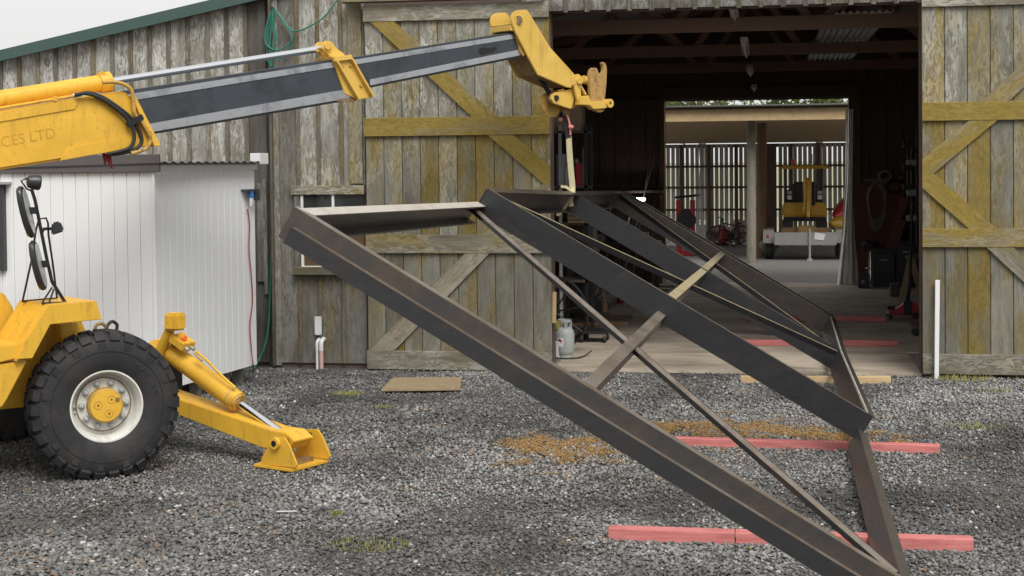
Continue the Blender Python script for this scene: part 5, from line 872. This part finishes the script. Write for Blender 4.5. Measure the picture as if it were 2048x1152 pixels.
p = atZ(1831, 672, ZF); ct = thing('castor_wheel', 'black castor standing out from behind the right door', 'castor', p); MB().lathe([(.0, -.02), (.05, -.022), (.055, 0), (.05, .022), (.0, .02)], p+V(0, 0, .055), (.3, 1, 0), 20).build('wheel', 'black_rubber', ct, smooth=True); MB().box(p.x-.03, p.x+.05, p.y-.03, p.y+.03, ZF+.1, ZF+.13).build('fork', 'galv', ct, bevel=.004); MB().box(p.x-.05, p.x+.5, p.y-.2, p.y+.2, ZF+.13, ZF+.16).build('dolly_board', 'dark_timber', ct)
for i, (px, y0, y1, r_, lb) in enumerate(((1816, 270, 400, .03, 'leftmost dark bar clamp hanging at the right inner wall'), (1824, 300, 470, .045, 'thick dark bar clamp hanging at the right inner wall'), (1834, 255, 560, .03, 'long dark pipe upright at the right door jamb'))):
    cp_ = thing('bar_clamp', lb, 'clamp', atY(px, y1, 25)); MB().cyl(atY(px, y0, 25), atY(px, y1, 25), r_*.5, n=8).build('bar', 'black_metal', cp_, smooth=True)
    for t in (.15, .5, .8): q = atY(px, y0, 25).lerp(atY(px, y1, 25), t); MB().box(q.x-.09, q.x+.07, q.y-.05, q.y+.05, q.z-.05, q.z+.05).build('jaw', 'grey_metal' if i == 1 else 'black_metal', cp_, bevel=.015)
crate(1781, 1800, 567, 583, 25.6, .2, 'dark_timber', 'offcut_block', 'dark timber offcut on the floor by the saw horse', 'offcut')
# ------------------------------------------------------------------ inside the barn, left side
sY = 19.4; sb = lambda px, py, Y=sY: atY(px, py, Y)
shf = thing('storage_rack', 'metal storage rack inside the left of the barn door', 'rack', (sb(1135, 700).x, sY+.3, ZF)); sx0, sx1 = sb(1090, 400).x, sb(1172, 400).x
for xx in (sb(1121, 400).x, sx1):
    for yy in (sY, sY+.6): MB().box(xx-.02, xx+.02, yy-.02, yy+.02, ZF, sb(1120, 250).z).build('upright', 'galv' if (yy == sY and xx < sx1) else 'black_metal', shf)
SZ = [sb(1130, py).z for py in (262, 372, 446, 560)]
for z in SZ: MB().box(sx0, sx1+.02, sY-.02, sY+.62, z-.03, z).build('shelf', 'dark_timber', shf)
def item(px0, px1, py0, z0, mat, name, lb, cat, Y=sY+.05, dep=.4):
    a, b = sb(px0, py0, Y), sb(px1, py0, Y); return MB().box(a.x, b.x, Y, Y+dep, z0+.001, a.z).build(name, mat, label=lb, cat=cat, bevel=.01)
item(1104, 1163, 212, SZ[0], 'cardboard', 'carton', 'large cardboard carton on top of the storage rack', 'carton'); item(1112, 1128, 308, SZ[1], 'grey_metal', 'steel_box', 'grey steel box on the rack behind the sling', 'box'); item(1129, 1147, 334, SZ[1], 'pale_box', 'pale_case', 'pale case on the rack right of the grey box', 'box')
a = item(1151, 1163, 326, SZ[1], 'jack_red', 'fuel_can', 'red fuel can on the rack', 'can', dep=.3); p = sb(1155, 326, sY+.15); MB().cyl(p, p+V(-.02, 0, .05), .025, n=10).build('spout', 'pale_box', a, smooth=True)
item(1164, 1169, 296, SZ[1], 'old_concrete', 'backing_sheet', 'pale upright sheet at the end of the rack', 'sheet', Y=sY+.2, dep=.1)
for i in range(6): p = sb(1150+random.uniform(-2, 2), 440, sY+.02); plank('short_board', (p.x-.09, sY-.02, SZ[2]+.015+.028*i), (p.x+.16+random.uniform(-.03, .05), sY+.0, SZ[2]+.015+.028*i), .12, .024, (0, 0, 1), 'stud_timber' if i % 2 else 'plywood', label='short board in the small stack on the rack, number %s from the bottom' % ('one two three four five six'.split()[i]), cat='board', group='short boards on the rack')
item(1170-8, 1186, 428, SZ[3], 'dark_frame', 'grey_machine', 'dark machine housing on the low rack shelf', 'machine', Y=sY+.1, dep=.5)
# gas bottle
p = atZ(1129, 714, ZF); gb = thing('gas_bottle', 'grey LPG bottle with green valve guard standing just inside the door', 'gas bottle', p); r_ = .12
MB().lathe([(.08, .0), (.09, .03), (.108, .045), (r_, .075), (r_, .27), (.114, .31), (.09, .345), (.05, .362), (.0, .366)], p, UPZ, 36).build('tank', 'bottle_grey', gb, smooth=True); MB().lathe([(.096, 0), (.096, .04), (.088, .04), (.088, 0)], p, UPZ, 28, closed=True).build('foot_ring', 'bottle_grey', gb, smooth=True)
for a in range(4): t = a*math.pi/2+.4; MB().box(p.x+.075*math.cos(t)-.02, p.x+.075*math.cos(t)+.02, p.y+.075*math.sin(t)-.008, p.y+.075*math.sin(t)+.008, p.z+.34, p.z+.43).build('guard_post', 'bottle_grey', gb, bevel=.003)
MB().lathe([(.085, .42), (.085, .45), (.075, .45), (.075, .42)], p, UPZ, 24, closed=True).build('guard_ring', 'bottle_grey', gb, smooth=True); MB().box(p.x-.10, p.x-.04, p.y-.08, p.y+.02, p.z+.33, p.z+.44).build('valve', 'weed_green', gb, bevel=.012); MB().cyl(p+V(0, 0, .36), p+V(0, 0, .43), .022, n=12).build('valve_stem', 'worn_yellow', gb, smooth=True)
def patch(cx, cz, w2, h2, rr, mat, nm, dia=False):
    vv = []; nseg = 8
    for j in (-1, 0, 1):
        for i in range(nseg+1):
            t = -1+2*i/nseg; sc_ = (1-abs(j)) if dia else 1; a = (cx+t*w2*(sc_ if dia else 1))/r_; vv.append(p+V(math.sin(a)*rr, -math.cos(a)*rr, cz+j*h2))
    return MB().add(vv, [(j*(nseg+1)+i, j*(nseg+1)+i+1, (j+1)*(nseg+1)+i+1, (j+1)*(nseg+1)+i) for j in range(2) for i in range(nseg)]).build(nm, mat, gb)
patch(-.04, .19, .045, .05, r_+.0015, 'white_plastic', 'label'); patch(-.04, .20, .034, .036, r_+.003, 'jack_red', 'hazard_diamond', True)
MB().tube(smooth_path([p+V(-.05, -.05, .38), p+V(-.15, -.12, .3), p+V(-.13, -.16, .12), p+V(-.08, -.2, .02), p+V(.1, -.2, .012), p+V(.22, -.05, .012), p+V(.3, .2, .05)]), .008, 6).build('gas_hose', 'black_rubber', gb, smooth=True)
MB().prism([p+V(-.12, -.17, .004), p+V(-.03, -.21, .004), p+V(-.05, -.19, .12), p+V(-.02, -.18, .2), p+V(-.11, -.16, .21), p+V(-.09, -.17, .1)], (0, .02, 0)).build('paper_rag', 'white_plastic', label='scrap of white plastic hanging by the gas bottle', cat='rag', bevel=.004)
# upright offcut by the door edge
plank('offcut', (atY(1106, 650, 16.42).x, 16.50, .55), (atY(1107, 590, 16.42).x, 16.50, .9), .045, .03, (0, -1, 0), 'new_pine', barn)
# dolly on castors
p = atZ(1185, 686, ZF); dl_ = thing('furniture_dolly', 'small black dolly on four castors inside the door', 'dolly', p); MB().box(p.x-.2, p.x+.2, p.y-.02, p.y+.42, ZF+.115, ZF+.15).build('deck', 'black_plastic', dl_, bevel=.008)
for i in (-.15, .15):
    for j in (.04, .36): c = p+V(i, j, .045); w_ = MB().lathe([(0, -.018), (.04, -.02), (.045, 0), (.04, .02), (0, .018)], c, (1, .3, 0), 18).build('castor', 'black_rubber', dl_, smooth=True); MB().box(c.x-.022, c.x+.022, c.y-.02, c.y+.03, c.z+.03, c.z+.072).build('fork', 'galv', w_, bevel=.003)
# square tubes on the floor, bucket, boards
for (a, b, lb, m_) in (((1138, 690), (1243, 592), 'long square steel tube lying into the barn beside the dolly', 'brown_steel'), ((1158, 672), (1215, 630), 'shorter tube lying beside the long steel tube', 'rusty_plate')): p, q = atZ(*a, ZF+.03), atZ(*b, ZF+.03); MB().bar(p, q, .06, .06).build('steel_tube', m_, label=lb, cat='tube', bevel=.004)
p = atZ(1317, 569, ZF); bu = thing('bucket', 'pale plastic bucket with printed label by the rear doorway', 'bucket', p); MB().lathe([(.11, 0), (.135, .27), (.142, .275), (.142, .29), (.125, .29), (.12, .27), (.1, .02)], p, UPZ, 28, closed=True).build('pail', 'pale_box', bu, smooth=True); MB().lathe([(0, .28), (.145, .282), (.148, .295), (.14, .305), (0, .305)], p, UPZ, 28).build('lid', 'old_concrete', bu, smooth=True); MB().box(p.x-.02, p.x+.08, p.y-.137, p.y-.125, p.z+.1, p.z+.16).build('label_print', 'dark_frame', bu)
for i, (a, b) in enumerate((((1318, 582), (1352, 570)), ((1330, 578), (1362, 566)))): p, q = atZ(*a, ZF), atZ(*b, ZF); plank('floor_board', p+V(0, 0, .02+.03*i), q+V(0, 0, .02+.03*i), .35, .025, (0, 0, 1), 'grey_pine', label='%s board of the loose pair lying near the bucket' % ('lower', 'upper')[i], cat='board', group='loose boards near the bucket')
p = atZ(1242, 606, ZF); MB().lathe([(.05, 0), (.06, .1), (.052, .1), (.045, .01)], p, UPZ, 18, closed=True).build('red_cup', 'jack_red', label='small red cup on the barn floor', cat='cup', smooth=True)
# leaning pipes at the back left
for i, (xa, ya, xb, yb, r_, m_) in enumerate(((1240, 560, 1312, 300, .014, 'grey_metal'), (1262, 562, 1300, 310, .012, 'grey_pine'), (1225, 560, 1262, 420, .02, 'galv'), (1286, 562, 1318, 330, .012, 'black_metal'), (1205, 560, 1222, 380, .02, 'rail_post'))):
    p, q = atZ(xa, 572, ZF), atY(xb, yb, 28.35); p = V(p.x, 27.6+.1*i, ZF); MB().cyl(p, q, r_, n=8).build('leaning_pole', m_, label='%s pole leaning on the barn back wall left of the rear doorway' % ('tallest slanting', 'thin timber', 'short galvanised', 'rightmost dark', 'leftmost grey')[i], cat='pole', smooth=True, group='leaning poles')
plank('wall_shelf', atY(1222, 384, 28.25), atY(1328, 383, 28.25), .05, .25, (0, -1, 0), 'dark_timber', label='narrow timber shelf on the back wall above the lit lamp', cat='shelf')
p = atY(1276, 399, 28.0); wl2 = thing('work_light', 'lit white work light on the back wall', 'lamp', p); MB().box(p.x-.13, p.x+.13, 27.98, 28.02, p.z-.025, p.z+.03).build('diffuser', 'lamp_glow', wl2, bevel=.008); MB().box(p.x-.15, p.x+.15, 28.03, 28.10, p.z-.04, p.z+.045).build('housing', 'dark_frame', wl2, bevel=.01); MB().box(p.x-.02, p.x+.02, 28.10, 28.46, p.z-.02, p.z+.02).build('arm', 'black_metal', wl2)
# workbench and dark machinery left of the doorway
wb_ = thing('workbench', 'cluttered dark workbench along the barn back wall', 'bench', (atY(1230, 560, 27.2).x, 27.4, ZF)); a, b = atY(1150, 486, 26.9), atY(1318, 486, 26.9)
MB().box(a.x, b.x, 26.9, 27.8, a.z-.06, a.z).build('bench_top', 'dark_timber', wb_, bevel=.006)
for xx in (a.x+.05, (a.x+b.x)/2, b.x-.05):
    for yy in (26.95, 27.7): MB().box(xx-.05, xx+.05, yy-.05, yy+.05, ZF, a.z-.06).build('leg', 'dark_timber', wb_)
for i, (px0, px1, py, m_, lb) in enumerate(((1165, 1185, 462, 'dark_frame', 'dark tool chest on the left of the workbench'), (1192, 1206, 470, 'grey_metal', 'grey box on the workbench'), (1214, 1240, 458, 'black_plastic', 'black case on the workbench'), (1252, 1262, 472, 'pale_box', 'small pale tin on the workbench'), (1272, 1296, 466, 'rusty_plate', 'rusty box on the right of the workbench'))):
    q0, q1 = atY(px0, py, 27.2), atY(px1, py, 27.2); MB().box(q0.x, q1.x, 27.2, 27.5, a.z+.001, q0.z).build('bench_box', m_, label=lb, cat='box', bevel=.012)
# band of dark steel parts near the door: wheel frame, machine, planks
c = atY(1116, 590, 18.0); fg = thing('wire_wheel', 'black spoked wheel frame leaning just inside the left door edge', 'wheel', V(c.x, 18, ZF)); MB().lathe([(.44+.02*math.cos(t), .02*math.sin(t)) for t in [2*math.pi*k/8 for k in range(8)]], V(c.x-.05, 18, .52), (.25, 1, .12), 40, closed=True).build('rim', 'black_metal', fg, smooth=True)
spk = MB()
for k_ in range(8): t = math.pi*k_/4+.2; spk.cyl(V(c.x-.05, 18, .52), V(c.x-.05+.43*math.cos(t), 18-.1*math.cos(t), .52+.43*math.sin(t)), .011, n=6)
spk.build('spokes', 'black_metal', fg, smooth=True)
gm = thing('garden_machine', 'dark engine on a small frame behind the gas bottle', 'machine', atZ(1175, 652, ZF)); q = atZ(1175, 652, ZF)
MB().box(q.x-.25, q.x+.2, q.y, q.y+.4, ZF+.12, ZF+.42).build('engine', 'black_plastic', gm, bevel=.05); MB().cyl(q+V(-.05, .2, .42), q+V(-.05, .2, .56), .1, n=16).build('air_filter', 'dark_frame', gm, smooth=True); MB().cyl(q+V(.24, .05, .2), q+V(.24, .05, .34), .05, n=12).build('exhaust', 'rusty_plate', gm, smooth=True)
for i in (-.22, .18): MB().bar(q+V(i, .2, ZF), q+V(i, .2, .14), .05, .05, (1, 0, 0)).build('foot', 'black_metal', gm)
MB().tube(smooth_path([q+V(.1, .1, .4), q+V(.2, -.05, .7), q+V(.15, .0, 1.0), q+V(.22, .2, 1.25)]), .016, 8).build('handle', 'grey_metal', gm, smooth=True)
for i, (xa, ya, xb, yb, m_, w_, lb) in enumerate(((1150, 640, 1128, 446, 'dark_timber', .12, 'dark plank leaning on the rack end'), (1168, 640, 1150, 440, 'black_metal', .06, 'black bar leaning on the rack'), (1196, 622, 1186, 470, 'grey_pine', .07, 'grey timber leaning right of the rack'), (1213, 625, 1193, 500, 'galv', .03, 'galvanised strut leaning towards the rack'))):
    p = atZ(xa, ya, ZF); q = atY(xb, yb, p.y+.35); plank('leaning_bar', p, q, w_, .03, (0, -1, .2), m_, label=lb, cat='bar', group='bars leaning at the rack')
for i in range(4): p = atZ(1120+8*i, 668-3*i, ZF); plank('scrap_timber', p+V(-.1, .2*i, .03+.05*(i % 2)), p+V(.75, .35+.2*i, .03+.05*(i % 2)), .1, .05, (0, 0, 1), ('dark_timber', 'stud_timber', 'grey_pine', 'dark_timber')[i], label='%s scrap timber on the floor behind the gas bottle' % ('nearest', 'second', 'third', 'farthest')[i], cat='timber', group='scrap timbers behind the gas bottle')
# ------------------------------------------------------------------ weeds
def weed(px, py, n, r, h, lb, seed):
    rs = np.random.RandomState(seed); c = atZ(px, py, 0); m_ = MB()
    for i in range(n):
        a = rs.uniform(0, 6.28); d = r*rs.rand()**.6; x, y = c.x+math.cos(a)*d*1.3, c.y+math.sin(a)*d; b = rs.uniform(0, 6.28); hh = h*rs.uniform(.5, 1.1); w_ = rs.uniform(.0018, .004); dx_, dy_ = math.cos(b), math.sin(b); l = rs.uniform(.1, .6)*hh; k0 = len(m_.v)
        m_.v += [V(x-dy_*w_, y+dx_*w_, .01), V(x+dy_*w_, y-dx_*w_, .01), V(x+dx_*l*.45+dy_*w_*.8, y+dy_*l*.45-dx_*w_*.8, .01+hh*.75), V(x+dx_*l*.45-dy_*w_*.8, y+dy_*l*.45+dx_*w_*.8, .01+hh*.75), V(x+dx_*l, y+dy_*l, .01+hh)]; m_.f += [(k0, k0+1, k0+2, k0+3), (k0+3, k0+2, k0+4)]
    m_.build('grass_tuft', 'weed_green', label=lb, cat='grass', kind='stuff')
for i, a in enumerate(((740, 1094, 260, .19, .03, 'largest yellow green grass tuft in the front gravel'), (675, 1033, 90, .04, .03, 'small grass tuft behind the largest one'), (695, 790, 260, .13, .03, 'dry grass patch between outrigger and plywood'), (768, 817, 80, .08, .03, 'tiny grass tuft below the plywood offcut'), (1925, 760, 420, .26, .05, 'grass patch at the foot of the right door'), (2035, 757, 160, .08, .09, 'grass tuft at the right picture edge under the door'), (1955, 856, 220, .2, .03, 'low grass patch right of the frame end'), (1990, 785, 110, .13, .035, 'thin grass patch in front of the right door'), (876, 783, 40, .03, .05, 'grass blades at the edge of the plywood'))): weed(*a, seed=40+i)
# small litter on the gravel
p, q = atZ(553, 1023, .03), atZ(594, 1022, .03); MB().bar(p, q, .012, .006).build('white_strip', 'white_plastic', label='thin white strip lying on the gravel', cat='strip')
